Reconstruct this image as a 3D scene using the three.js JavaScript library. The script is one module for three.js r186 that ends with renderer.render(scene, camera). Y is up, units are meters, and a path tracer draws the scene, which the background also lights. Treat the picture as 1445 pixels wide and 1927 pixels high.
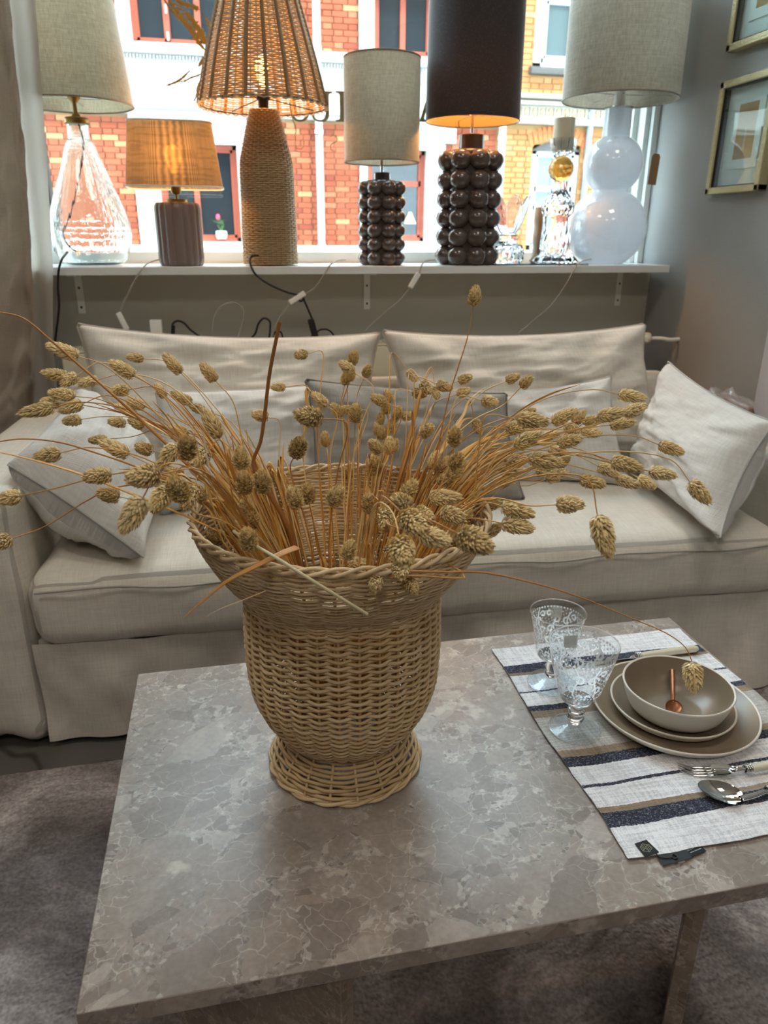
import * as THREE from 'three';
import { RoundedBoxGeometry } from 'three/addons/geometries/RoundedBoxGeometry.js';
import { mergeGeometries, mergeVertices } from 'three/addons/utils/BufferGeometryUtils.js';
import { RectAreaLightUniformsLib } from 'three/addons/lights/RectAreaLightUniformsLib.js';
import { FontLoader } from 'three/addons/loaders/FontLoader.js';
import { TextGeometry } from 'three/addons/geometries/TextGeometry.js';

// ---------------------------------------------------------------- camera, sky, sun, exposure
const scene = new THREE.Scene();
const renderer = new THREE.WebGLRenderer({ antialias: true });
renderer.toneMapping = THREE.LinearToneMapping;
renderer.toneMappingExposure = 1.55;
renderer.shadowMap.enabled = true;
const V = (x, y, z) => new THREE.Vector3(x, y, z);
const F = 1376, EYE = V(0, 1.12, 0);                       // focal length in pixels of the 1445 x 1927 frame
const camera = new THREE.PerspectiveCamera(2 * Math.atan(963.5 / F) * 180 / Math.PI, 1445 / 1927, 0.05, 80);
const D2R = Math.PI / 180, PITCH = 20.73 * D2R, YAW = 12.01 * D2R, ROLL = 0.31 * D2R;
const FW = V(Math.sin(YAW) * Math.cos(PITCH), -Math.sin(PITCH), -Math.cos(YAW) * Math.cos(PITCH));
const RT0 = V(Math.cos(YAW), 0, Math.sin(YAW)), UP0 = RT0.clone().cross(FW);
const RT = RT0.clone().multiplyScalar(Math.cos(ROLL)).addScaledVector(UP0, Math.sin(ROLL));
const UP = UP0.clone().multiplyScalar(Math.cos(ROLL)).addScaledVector(RT0, -Math.sin(ROLL));
camera.position.copy(EYE);
camera.quaternion.setFromRotationMatrix(new THREE.Matrix4().makeBasis(RT, UP, FW.clone().negate()));
camera.focus = 1.0; camera.userData.fStop = 7.5;
scene.background = new THREE.Color(0.72, 0.86, 1.0); scene.backgroundIntensity = 9.5;
const sun = new THREE.DirectionalLight(0xfff2e0, 2.6);
sun.position.set(4.4, 15.2, -2.8); sun.target.position.set(0.5, 1.5, -10.5);
sun.castShadow = true; sun.shadow.mapSize.set(2048, 2048);
Object.assign(sun.shadow.camera, { left: -9, right: 9, top: 9, bottom: -9, near: 0.5, far: 40 });
scene.add(sun, sun.target);
RectAreaLightUniformsLib.init();
// unseen ceiling panels, out of view, placed to light sofa, urn and table
const UNSEEN_PANELS = [[-1.2, -0.7], [0.9, -0.7], [-0.9, 1.6], [0.7, 1.6]], PANEL = 0.6, PANEL_L = 7.2;

// ---------------------------------------------------------------- from a place in the photograph to a place in the room
const ray = (x, y) => FW.clone().addScaledVector(RT, (x - 722.5) / F).addScaledVector(UP, -(y - 963.5) / F);
const onZ = (x, y, z) => { const r = ray(x, y); return EYE.clone().addScaledVector(r, (z - EYE.z) / r.z); };
const onY = (x, y, h) => { const r = ray(x, y); return EYE.clone().addScaledVector(r, (h - EYE.y) / r.y); };
const onX = (x, y, w) => { const r = ray(x, y); return EYE.clone().addScaledVector(r, (w - EYE.x) / r.x); };
const onD = (x, y, d) => EYE.clone().addScaledVector(ray(x, y), d);

// ---------------------------------------------------------------- small helpers
function rng(seed) { let s = seed >>> 0; return () => { s = (s + 0x6d2b79f5) | 0; let t = Math.imul(s ^ (s >>> 15), 1 | s); t = (t + Math.imul(t ^ (t >>> 7), 61 | t)) ^ t; return ((t ^ (t >>> 14)) >>> 0) / 4294967296; }; }
const R0 = rng(7);
const lerp = (a, b, t) => a + (b - a) * t, clamp = (x, a, b) => Math.min(b, Math.max(a, x));
const smooth = (a, b, x) => { const t = clamp((x - a) / (b - a), 0, 1); return t * t * (3 - 2 * t); };
function hash(ix, iy, k = 0) { let h = Math.imul(ix, 374761393) + Math.imul(iy, 668265263) + Math.imul(k, 1274126177) | 0; h = Math.imul(h ^ (h >>> 13), 1274126177); return ((h ^ (h >>> 16)) >>> 0) / 4294967296; }
function vnoise(x, y, k = 0, px = 0, py = 0) {          // value noise, tiling when px, py are given
  const ix = Math.floor(x), iy = Math.floor(y), fx = x - ix, fy = y - iy, u = fx * fx * (3 - 2 * fx), v = fy * fy * (3 - 2 * fy);
  const m = (a, p) => (p ? ((a % p) + p) % p : a);
  const h = (a, b) => hash(m(a, px), m(b, py), k);
  return lerp(lerp(h(ix, iy), h(ix + 1, iy), u), lerp(h(ix, iy + 1), h(ix + 1, iy + 1), u), v);
}
const fbm = (x, y, k = 0, n = 4) => { let s = 0, a = 0.5; for (let i = 0; i < n; i++) { s += a * vnoise(x, y, k + i); x *= 2.03; y *= 2.03; a *= 0.5; } return s / (1 - Math.pow(0.5, n)); };
const tfbm = (x, y, p, k = 0, n = 4) => { let s = 0, a = 0.5; for (let i = 0; i < n; i++) { s += a * vnoise(x, y, k + i, p, p); x *= 2; y *= 2; p *= 2; a *= 0.5; } return s / (1 - Math.pow(0.5, n)); };
function dataTex(w, h, fn, srgb, repeat = true) {
  const d = new Uint8Array(w * h * 4), o = [0, 0, 0];
  for (let y = 0; y < h; y++) for (let x = 0; x < w; x++) {
    const r = fn(x / w, y / h, x, y, o), i = (y * w + x) * 4;
    if (typeof r === 'number') d[i] = d[i + 1] = d[i + 2] = clamp(r, 0, 1) * 255; else for (let c = 0; c < 3; c++) d[i + c] = clamp(r[c], 0, 1) * 255;
    d[i + 3] = 255;
  }
  const t = new THREE.DataTexture(d, w, h); t.magFilter = THREE.LinearFilter; t.minFilter = THREE.LinearFilter;
  if (repeat) t.wrapS = t.wrapT = THREE.RepeatWrapping;
  if (srgb) t.colorSpace = THREE.SRGBColorSpace;
  t.needsUpdate = true; return t;
}
const rep = (t, a, b = a) => { const c = t.clone(); c.repeat.set(a, b); c.wrapS = c.wrapT = THREE.RepeatWrapping; c.needsUpdate = true; return c; };
const std = (o) => new THREE.MeshStandardMaterial(o), phys = (o) => new THREE.MeshPhysicalMaterial(o);
const used = new Map();
function numbered(n) { const k = used.get(n) || 0; used.set(n, k + 1); return k ? n + '_' + String(k).padStart(3, '0') : n; }
function tag(o, label, category, group, kind) { if (label) o.userData.label = label; if (category) o.userData.category = category; if (group) o.userData.group = group; if (kind) o.userData.kind = kind; return o; }
function thing(name, label, category, pos = V(0, 0, 0), turn = 0, group) { const o = new THREE.Group(); o.name = numbered(name); o.position.copy(pos); o.rotation.y = turn; tag(o, label, category, group); scene.add(o); return o; }
function part(name, geo, mat, parent = scene, label) {
  if (!mat) throw new Error('no material for ' + name); const g = Array.isArray(geo) ? merge(geo) : geo, m = new THREE.Mesh(g, mat);
  m.name = parent === scene ? numbered(name) : name; m.castShadow = m.receiveShadow = true; if (label) m.userData.label = label; parent.add(m); return m;
}
function struct(name, geo, mat) { const m = part(name, geo, mat); m.userData.kind = 'structure'; return m; }
function clean(g) { const a = {}; g = g.index ? g : indexed(g); for (const k of ['position', 'normal', 'uv']) a[k] = g.attributes[k]; const n = new THREE.BufferGeometry(); for (const k in a) if (a[k]) n.setAttribute(k, a[k]); if (!a.uv) n.setAttribute('uv', new THREE.BufferAttribute(new Float32Array(a.position.count * 2), 2)); n.setIndex(g.index); return n; }
function indexed(g) { const n = g.attributes.position.count, ix = new Uint32Array(n); for (let i = 0; i < n; i++) ix[i] = i; g.setIndex(new THREE.BufferAttribute(ix, 1)); return g; }
function merge(list) { return list.length === 1 ? list[0] : mergeGeometries(list.map(clean)); }
function uvBox(g, s = 1) {                              // uv in metres by the way each face points
  g = g.index ? g.toNonIndexed() : g; const p = g.attributes.position, n = g.attributes.normal, uv = new Float32Array(p.count * 2);
  for (let i = 0; i < p.count; i++) { const ax = Math.abs(n.getX(i)), ay = Math.abs(n.getY(i)), az = Math.abs(n.getZ(i)); const [u, v] = ax > ay && ax > az ? [p.getZ(i), p.getY(i)] : ay > az ? [p.getX(i), p.getZ(i)] : [p.getX(i), p.getY(i)]; uv[i * 2] = u * s; uv[i * 2 + 1] = v * s; }
  g.setAttribute('uv', new THREE.BufferAttribute(uv, 2)); return g;
}
const box = (x0, x1, y0, y1, z0, z1, r = 0) => { const w = x1 - x0, h = y1 - y0, d = z1 - z0; const g = r ? new RoundedBoxGeometry(w, h, d, 2, Math.min(r, w / 2.01, h / 2.01, d / 2.01)) : new THREE.BoxGeometry(w, h, d); g.translate((x0 + x1) / 2, (y0 + y1) / 2, (z0 + z1) / 2); return uvBox(g); };
const cyl = (r0, r1, h, n = 24, x = 0, y = 0, z = 0) => new THREE.CylinderGeometry(r1, r0, h, n).translate(x, y + h / 2, z);
const lathe = (pts, n = 48) => new THREE.LatheGeometry(pts.map(([r, y]) => new THREE.Vector2(Math.max(r, 1e-5), y)), n);
function spline(pts, n) { return new THREE.SplineCurve(pts.map(([a, b]) => new THREE.Vector2(a, b))).getPoints(n).map((p) => [p.x, p.y]); }
function tube(pts, r, seg = 24, rad = 6, closed = false) { return new THREE.TubeGeometry(new THREE.CatmullRomCurve3(pts, closed, 'centripetal'), seg, r, rad, closed); }
// tube with its own radius along the way; flat < 1 flattens it into a blade
function stalk(pts, radius, seg = 14, rad = 5, flat = 1, twist = 0) {
  const c = new THREE.CatmullRomCurve3(pts, false, 'centripetal'), P = [], N = [], U = [], I = [], t = V(0, 0, 0); let nrm = V(0, 0, 1);
  for (let i = 0; i <= seg; i++) {
    const u = i / seg, p = c.getPoint(u); c.getTangent(u, t);
    nrm.addScaledVector(t, -nrm.dot(t)); if (nrm.lengthSq() < 1e-8) nrm.set(1, 0, 0).addScaledVector(t, -t.x); nrm.normalize();
    const b = t.clone().cross(nrm), r = radius(u);
    for (let j = 0; j <= rad; j++) {
      const a = j / rad * Math.PI * 2, ca = Math.cos(a), sa = Math.sin(a) * flat, ct = Math.cos(twist * u), st = Math.sin(twist * u), q = ca * ct - sa * st, w = ca * st + sa * ct;
      const d = nrm.clone().multiplyScalar(q).addScaledVector(b, w);
      P.push(p.x + d.x * r, p.y + d.y * r, p.z + d.z * r);
      const m = flat === 1 ? d : nrm.clone().multiplyScalar(ca * flat * ct - Math.sin(a) * st).addScaledVector(b, ca * flat * st + Math.sin(a) * ct).normalize();
      N.push(m.x, m.y, m.z); U.push(j / rad, u);
      if (i < seg && j < rad) { const k = i * (rad + 1) + j; I.push(k, k + 1, k + rad + 1, k + 1, k + rad + 2, k + rad + 1); }
    }
  }
  const g = new THREE.BufferGeometry(); g.setAttribute('position', new THREE.Float32BufferAttribute(P, 3)); g.setAttribute('normal', new THREE.Float32BufferAttribute(N, 3)); g.setAttribute('uv', new THREE.Float32BufferAttribute(U, 2)); g.setIndex(I); return g;
}
// a sheet x(u,v), y(u,v), z(u,v) with uv in metres
function sheet(nu, nv, fn, su = 1, sv = 1) {
  const P = [], U = [], I = [];
  for (let j = 0; j <= nv; j++) for (let i = 0; i <= nu; i++) { const p = fn(i / nu, j / nv); P.push(p.x, p.y, p.z); U.push(i / nu * su, j / nv * sv); if (i < nu && j < nv) { const k = j * (nu + 1) + i; I.push(k, k + 1, k + nu + 1, k + 1, k + nu + 2, k + nu + 1); } }
  const g = new THREE.BufferGeometry(); g.setAttribute('position', new THREE.Float32BufferAttribute(P, 3)); g.setAttribute('uv', new THREE.Float32BufferAttribute(U, 2)); g.setIndex(I); g.computeVertexNormals(); return g;
}
// ---------------------------------------------------------------- materials
const linenBump = dataTex(512, 512, (u, v, x, y) => { const s = 128, a = Math.sin(u * s * Math.PI * 2 + (vnoise(u * 16, v * 64, 3, 16, 64) - .5) * 3), b = Math.sin(v * s * Math.PI * 2 + (vnoise(u * 64, v * 16, 5, 64, 16) - .5) * 3); return .5 + .18 * a + .18 * b + .28 * (vnoise(u * 8, v * 128, 9, 8, 128) - .5) + .28 * (vnoise(u * 128, v * 8, 11, 128, 8) - .5); });
const linenTone = dataTex(512, 512, (u, v) => { const t = .95 + .045 * (vnoise(u * 12, v * 220, 21, 12, 220) - .5) + .045 * (vnoise(u * 220, v * 12, 22, 220, 12) - .5) + .04 * (tfbm(u * 6, v * 6, 6, 31) - .5); return t; }, true);
function linen(hex, o = {}) { return phys({ color: hex, map: rep(linenTone, o.rep || 3), bumpMap: rep(linenBump, o.rep || 3), bumpScale: o.bump ?? .0009, roughness: .95, specularIntensity: .3, sheen: .25, sheenRoughness: .6, sheenColor: new THREE.Color(.6, .6, .6), ...(o.more || {}) }); }
const M = {
  sofa: linen(0xe6dfd2), pillowWhite: linen(0xe6e4de), pillowGrey: linen(0xa39d94, { rep: 4, bump: .0012 }),
  wallGrey: std({ color: 0xb9b6ab, roughness: .9 }), white: std({ color: 0xe2e2de, roughness: .45 }), sill: std({ color: 0xdfe0dd, roughness: .3 }),
  wallDark: std({ color: 0x77736d, roughness: .9 }), ceiling: std({ color: 0xe8e6e0, roughness: .95 }), cream: std({ color: 0xd8d2bb, roughness: .4 }), frameWhite: std({ color: 0xdde2df, roughness: .35 }),
  black: std({ color: 0x0b0b0c, roughness: .5 }), blackCord: std({ color: 0x141416, roughness: .55 }), steel: std({ color: 0xd8d8d6, metalness: 1, roughness: .06 }), chrome: std({ color: 0xc9c9c7, metalness: 1, roughness: .18 }),
  brass: std({ color: 0x8d6f3c, metalness: 1, roughness: .38 }), whitePlastic: std({ color: 0xe7e6e0, roughness: .35 }), clearCord: phys({ color: 0xcfcac0, roughness: .3, transmission: .55, thickness: 0 }),
  glass: phys({ color: 0xffffff, roughness: 0, transmission: 1, thickness: .01, ior: 1.5 }), thinGlass: phys({ color: 0xfafdff, roughness: 0, transmission: 1, thickness: 0, ior: 1.5 }), pane: phys({ color: 0xf4faf8, roughness: 0, transmission: 1, thickness: 0 }),
  upperWallUnseen: std({ color: 0x6b635b, roughness: .95 }), facadeWhite: std({ color: 0xcbc9c3, roughness: .85 }), stone: std({ color: 0xb3aa9c, roughness: .85 }), redFrame: std({ color: 0xa8503a, roughness: .55 }), darkRed: std({ color: 0x5c2f28, roughness: .6 }), slate: std({ color: 0x55504e, roughness: .7 }),
  mortar: std({ color: 0xa0805f, roughness: .95 }), street: std({ color: 0x565452, roughness: .95 }), zinc: std({ color: 0xdcdfe0, roughness: .5 }),
  facadeGlass: std({ color: 0x2a2f34, roughness: .08 }), facadeGlass2: std({ color: 0x6d8a86, roughness: .08 }),
};
const wallBump = dataTex(256, 256, (u, v) => { const a = Math.sin(u * 40 * Math.PI * 2), b = Math.sin(v * 40 * Math.PI * 2), c = (Math.floor(u * 40) + Math.floor(v * 40)) % 2 ? a : b; return .5 + .3 * c + .3 * (vnoise(u * 90, v * 90, 4, 90, 90) - .5); });
M.wallpaper = std({ color: 0x9a9a97, roughness: .75, bumpMap: rep(wallBump, 6), bumpScale: .0012 });
// breccia: angular fragments of three sizes in a pale vein net
const brecTex = (w, h, sx, sy, seed) => {
  const cell = (x, y, k) => { const ix = Math.floor(x), iy = Math.floor(y); let f1 = 9, f2 = 9, id = 0; for (let j = -1; j <= 1; j++) for (let i = -1; i <= 1; i++) { const cx = ix + i, cy = iy + j, dx = cx + hash(cx, cy, k) - x, dy = cy + hash(cx, cy, k + 1) - y, d = Math.sqrt(dx * dx + dy * dy); if (d < f1) { f2 = f1; f1 = d; id = hash(cx, cy, k + 2); } else if (d < f2) f2 = d; } return [f1, f2, id]; };
  const pale = [202, 196, 190], mid = [160, 152, 146], dark = [124, 115, 110], warm = [168, 155, 145], o = [0, 0, 0];
  return dataTex(w, h, (u, v) => {
    const X = u * sx, Y = v * sy, wx = fbm(X * 22, Y * 22, seed, 4) - .5, wy = fbm(X * 22, Y * 22, seed + 9, 4) - .5, hx = fbm(X * 90, Y * 90, seed + 17, 3) - .5, hy = fbm(X * 90, Y * 90, seed + 27, 3) - .5;
    const x = X + wx * .022 + hx * .006, y = Y + wy * .022 + hy * .006, xs = x * .92 + y * .38, ys = (y * .92 - x * .38) * 1.35;
    const gr = fbm(X * 210, Y * 210, seed + 99, 3) - .5, gm = fbm(X * 55, Y * 55, seed + 70, 3) - .5, cloud = fbm(X * 5 + 3, Y * 5, seed + 90, 3) - .5;
    let b = null, mixv = 0;
    // the matrix between fragments: pale, granular, finely veined
    const D = cell(x * 260, y * 260, seed + 20), C0 = cell(xs * 150, ys * 150, seed + 80), mk = clamp(.50 + cloud * .9 + gm * .7 + gr * .9 + (D[2] - .5) * .35, 0, 1);
    for (let c = 0; c < 3; c++) o[c] = lerp(mid[c] * .90, pale[c], mk);
    const tests = [[cell(xs * 12, ys * 12, seed + 40), .36, .09, .36], [cell(xs * 27 + 3, ys * 27, seed + 140), .40, .10, .46], [cell(xs * 60 + 7, ys * 60, seed + 60), .36, .10, .6], [C0, .40, .12, .7]];
    for (const [q, pres, th, con] of tests) { const e = q[1] - q[0] - th - gm * .35 - gr * .10; if (q[2] > pres && e > 0) { const t = (q[2] * 17.7) % 1, bb = t < .22 ? dark : t < .62 ? mid : t < .85 ? warm : pale, rimv = smooth(0, .025, e); for (let c = 0; c < 3; c++) o[c] = lerp(o[c], lerp(lerp(mid[c], warm[c], .4), bb[c], con) * (1 + gm * .12), rimv); b = q; break; } }
    const Vn = cell(x * 38 + gm, y * 38, seed + 160), vein = smooth(.05, .006, Vn[1] - Vn[0]) * smooth(.40, .62, fbm(X * 10, Y * 10, seed + 33, 3)), wh = smooth(.74, .88, fbm(xs * 20 + 9, ys * 20, seed + 123, 3) + .25 * gm);
    for (let c = 0; c < 3; c++) o[c] = lerp(o[c], pale[c] * 1.08, clamp(vein * .6 + wh * .7, 0, 1)) * (1 + gr * .14) / 255;
    return o;
  }, true);
};
const topMap = brecTex(2048, 1216, 1.03, .611, 5);
M.marbleTop = phys({ color: 0xf2efec, map: topMap, roughness: .32, specularIntensity: .6 });
M.marbleSide = phys({ color: 0xd8cfc2, map: rep(topMap, 1 / 1.03, 1 / .611), roughness: .4 });
// brushed viscose rug; light and dark of the pile painted into its colour
M.rug = std({ color: 0xffffff, roughness: .8, bumpMap: rep(dataTex(1024, 1024, (u, v) => { const a = tfbm(u * 4, v * 4, 4, 41, 3), b = tfbm(u * 4, v * 4, 4, 51, 3); return .5 + .5 * (vnoise(u * 60 + a * 24, v * 200 + b * 40, 2) - .5) + .35 * (vnoise(u * 300, v * 300, 8, 300, 300) - .5); }), .8), bumpScale: .006, map: rep(dataTex(1024, 1024, (u, v, x, y, o) => {
  const wx = tfbm(u * 4, v * 4, 4, 3) - .5, wy = tfbm(u * 4, v * 4, 4, 13) - .5, p = .62 * tfbm(u * 4 + wx * 3, v * 7 + wy * 3, 1e6, 7, 4) + .38 * tfbm(u * 14 + wx * 8, v * 22 + wy * 8, 1e6, 17, 3), q = vnoise(u * 500, v * 500, 15, 500, 500), s = vnoise(u * 80 + wy * 30, v * 260 + wx * 50, 19), t = smooth(.22, .76, p);
  const k = .88 + .26 * (q - .5) + .16 * (s - .5); o[0] = lerp(104, 214, t) / 255 * k; o[1] = lerp(94, 205, t) / 255 * k; o[2] = lerp(90, 204, t) / 255 * k; return o;
}, true), .55) });
M.floorTile = std({ roughness: .35, map: rep(dataTex(512, 512, (u, v) => { const a = Math.abs(tfbm(u * 4, v * 4, 4, 3) - .5); return [.36, .35, .33].map((c) => c + .1 * (tfbm(u * 6, v * 6, 6, 30) - .5) - smooth(.02, 0, a) * .12); }, true), .7) });
M.wicker = std({ color: 0xc2a57a, roughness: .62 }); M.wickerDark = std({ color: 0xc4a676, roughness: .65 });
M.wickers = [0xdcc096, 0xd1b386, 0xe3caa2, 0xd6b98c].map((c) => std({ color: c, roughness: .6 }));
M.rattan = std({ color: 0xbda17c, roughness: .6 }); M.rattanBase = std({ color: 0xa98e66, roughness: .6 });
M.straws = [0xecbc66, 0xe4ac52, 0xf0cb86, 0xd2964c, 0xeaca96].map((c) => phys({ color: c, roughness: .55, transmission: .18, thickness: 0 }));
M.husks = [0xd6c398, 0xcab584, 0xdccaa4, 0xbfa878].map((c) => std({ color: c, roughness: .8 }));
M.ceramicBubble = phys({ color: 0x4e423d, roughness: .16, clearcoat: .6, clearcoatRoughness: .08 });
M.ceramicRib = phys({ color: 0x7c6b64, roughness: .3, clearcoat: .4, clearcoatRoughness: .2 });
M.plateGlaze = phys({ color: 0x837462, roughness: .32 }); M.plateRim = phys({ color: 0xe4ddd0, roughness: .4 });
M.copper = std({ color: 0x96603f, metalness: .6, roughness: .38 }); M.horn = phys({ color: 0xd8cfb6, roughness: .28, clearcoat: .4 });
const shadeTone = dataTex(512, 512, (u, v) => .9 + .12 * (vnoise(u * 200, v * 12, 5, 200, 12) - .5) + .12 * (vnoise(u * 12, v * 200, 6, 12, 200) - .5) + .1 * (vnoise(u * 256, v * 256, 7, 256, 256) - .5), true);
const shade = (hex, tr, o = {}) => phys({ color: hex, map: rep(shadeTone, 3, 2), roughness: 1, transmission: tr, thickness: 0, bumpMap: rep(linenBump, 3, 2), bumpScale: .0006, ...o });
M.shadeLinen = shade(0xbcae92, .45); M.shadeBeige = shade(0xb3a48c, .4); M.shadeGrey = shade(0xb2a794, .4); M.shadeBlack = phys({ color: 0xffffff, roughness: .9, transmission: .45, thickness: 0, map: dataTex(1024, 512, (u, v, x, y, o) => { const h = hash(x, y, 77), k = h > .985 ? .22 : .015 + .006 * hash(x, y, 78); o[0] = o[1] = k; o[2] = k * 1.35; for (let c = 0; c < 3; c++) o[c] = Math.pow(o[c], 1 / 2.2); return o; }, true) }); M.shadeGold = std({ color: 0xa5814a, metalness: .6, roughness: .5 });
M.bulb = std({ color: 0xfff0d0, emissive: 0xffb455, emissiveIntensity: 18 });
// burlap: single warp and weft threads with gaps that let light through
M.burlap = phys({ color: 0xffffff, roughness: .9, transmission: .5, thickness: 0, map: dataTex(1024, 512, (u, v, x, y, o) => { const a = .5 + .5 * Math.sin(u * 190 * 6.283 + 1.2 * vnoise(v * 20, u * 30, 2)), w = fbm(u * 10, v * 3, 44, 3), row = Math.sin((v * 60 + w * 4) * 6.283), l = smooth(.55, .95, row) * smooth(.45, .75, vnoise(u * 12, v * 30 + w * 2, 9)), f = .5 + .5 * Math.sin((v * 95 + w * 3) * 6.283), k = .62 + .34 * a + .14 * f - .46 * l + .10 * (vnoise(u * 190, v * 3, 4) - .5); o[0] = .62 * k; o[1] = .51 * k; o[2] = .36 * k; return o; }, true) });
// ---------------------------------------------------------------- the room
const XR = 1.563, ZW = -2.6, SILL = 1.026, ZG = -2.8;
struct('floor', box(-3, XR + .3, -.12, 0, -3, 3.6), M.floorTile);
struct('ceiling', box(-3, XR + .3, 3.4, 3.55, -3, 3.6), M.ceiling);
struct('wall_right', box(XR, XR + .25, 0, 3.4, -3, 3.6), M.wallpaper);
struct('wall_left', box(-3.2, -3, 0, 3.4, -3, 3.6), M.wallDark);
struct('wall_back', box(-3, XR, 0, 3.4, 3.6, 3.75), M.wallDark);
struct('wall_front', [box(-3, XR, 0, SILL - .024, -3, ZW), box(-3, XR, 3.24, 3.4, -3, ZW), box(-3, -1.5, SILL - .024, 3.24, -3, ZW)], M.wallGrey);
{ // the shop window: frame, one large pane
  const w = thing('window_1', null, null); w.userData.kind = 'structure';
  part('frame', [box(-1.5, XR, SILL - .02, SILL + .038, -2.88, -2.73, .004), box(-1.5, XR, 3.17, 3.24, -2.88, -2.72), box(1.522, XR, SILL, 3.22, -2.88, -2.69, .004), box(1.502, 1.54, SILL, 3.22, -2.86, -2.74, .004), box(1.540, XR, SILL, 3.22, -2.69, -2.665, .003), box(-1.5, -1.44, SILL, 3.22, -2.88, -2.72), box(-.566, -.542, SILL, 3.22, -2.84, -2.74, .003)], M.frameWhite, w);
  part('gasket', [box(-.542, -.530, SILL + .03, 3.18, -2.82, -2.76)], std({ color: 0x4a3f3c, roughness: .6 }), w);
  part('pane', box(-1.44, 1.51, SILL + .036, 3.18, ZG - .003, ZG + .003), M.pane, w);
}
struct('trim_1', box(-1.5, 1.545, SILL - .024, SILL, -2.76, -2.447, .002), M.sill);
for (const [x, p] of [[-.452, 0], [.488, 1], [1.442, 2]]) { // the shelf's steel angle brackets
  const b = thing('shelf_bracket', ['leftmost white L bracket under the window shelf, beside the black cord', 'middle white L bracket under the window shelf, above the split between the back cushions', 'rightmost white L bracket under the window shelf, next to the right wall'][p], 'bracket', V(x, SILL - .024, ZW), 0, 'brackets carrying the window shelf');
  part('plate', [box(-.011, .011, -.125, 0, 0, .003, .001), box(-.011, .011, -.004, 0, 0, .12, .001)], M.white, b);
  for (const y of [-.045, -.105]) part('screw', new THREE.SphereGeometry(.004, 10, 6).scale(1, 1, .5).translate(0, y, .003), M.slate, b);
}
for (const [x, z] of UNSEEN_PANELS) { // unseen ceiling panels that light the room from above
  const p = thing('unseen_ceiling_panel', 'unseen square ceiling panel out of view, placed to light the sofa and table', 'ceiling light', V(x, 3.4, z), 0, 'unseen ceiling panels lighting the room');
  part('frame', box(-.33, .33, -.03, 0, -.33, .33, .004), M.white, p);
  part('diffuser_light', box(-.3, .3, -.034, -.028, -.3, .3), std({ color: 0xffffff, emissive: 0xfff6ea, emissiveIntensity: 1.5 }), p);
  const l = new THREE.RectAreaLight(0xfff6ea, PANEL_L, PANEL, PANEL); l.position.set(0, -.05, 0); l.rotation.x = -Math.PI / 2; p.add(l);
}
{ const r = thing('rug', 'mottled taupe viscose rug lying under the coffee table', 'rug', V(0, 0, 0));
  part('pile', uvBox(new THREE.BoxGeometry(3.0, .012, 3.2, 60, 1, 60)).translate(.04, .006, .165), M.rug, r); }
{ const r = thing('radiator', 'cream panel radiator behind the sofa under the window shelf', 'radiator', V(0, 0, 0));
  part('panel', [box(-.50, 1.40, .18, .775, -2.52, -2.49, .006), box(-.50, 1.40, .18, .775, -2.45, -2.42, .006)], M.cream, r);
  part('grille', (() => { const g = [box(-.50, 1.40, .775, .782, -2.52, -2.42, .003)]; for (let i = 0; i < 37; i++) g.push(box(-.48 + i * .05, -.45 + i * .05, .782, .786, -2.505, -2.435)); return g; })(), M.cream, r);
  const v = part('valve', lathe([[0, 0], [.018, 0], [.020, .004], [.020, .035], [.016, .04], [.016, .06], [0, .06]], 28).rotateZ(Math.PI / 2).translate(1.462, .785, -2.385), M.cream, r, 'round cream valve head at the right end');
  part("cap", lathe([[0, .006], [.012, .004], [.013, 0]], 20).rotateX(Math.PI / 2).translate(1.443, .786, -2.365), M.whitePlastic, v);
  part('pipe', tube([V(1.45, .782, -2.39), V(1.50, .784, -2.375), V(1.53, .78, -2.365), V(1.565, .782, -2.36)], .007, 20, 8), M.white, r);
}
// ---------------------------------------------------------------- outside: street and the two houses across it
struct('wall_upper_unseen', box(-9, 12, 3.55, 12.5, -3, -2.75), M.upperWallUnseen);  // own upper storeys, out of view, sized to shade the houses opposite
struct('street', box(-14, 18, -.15, -.05, -10.6, -3), M.street);
const ZF = -10.5;
function rectBricks(list, x0, x1, y0, y1, holes) { // flemish bond inside a rectangle, leaving the holes free
  const H = .067, h = .058; let row = 0;
  for (let y = y0; y + h <= y1 + .001; y += H, row++) {
    let x = x0 - (row % 2 ? .18 : 0), k = 0;
    while (x < x1) { const w = (k++ % 2) ? .105 : .19; const a = Math.max(x, x0), b = Math.min(x + w, x1); x += w + .012;
      const spans = [[a, b]]; for (const [hx0, hx1, hy0, hy1] of holes) if (y + h > hy0 && y < hy1) for (let i = spans.length - 1; i >= 0; i--) { const [p, q] = spans[i]; if (q <= hx0 || p >= hx1) continue; spans.splice(i, 1); if (p < hx0) spans.push([p, hx0]); if (q > hx1) spans.push([hx1, q]); }
      for (const [p, q] of spans) if (q - p > .03) list.push([p, q, y, y + h]); }
  }
}
function backing(x0, x1, y0, y1, holes) { // wall behind the bricks with its window openings
  const xs = [x0, x1]; for (const h of holes) xs.push(h[0], h[1]); xs.sort((a, b) => a - b); const g = [box(x0, x1, y0, y1, ZF - .5, ZF - .3)];
  for (let i = 0; i < xs.length - 1; i++) { const a = xs[i], b = xs[i + 1]; if (b - a < .001) continue; let y = y0; const hs = holes.filter((h) => h[0] < b - .001 && h[1] > a + .001).sort((p, q) => p[2] - q[2]); for (const h of hs) { if (h[2] > y) g.push(box(a, b, y, h[2], ZF - .3, ZF - .028)); y = Math.max(y, Math.min(h[3], y1)); } if (y < y1) g.push(box(a, b, y, y1, ZF - .3, ZF - .028)); }
  return g;
}
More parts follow.
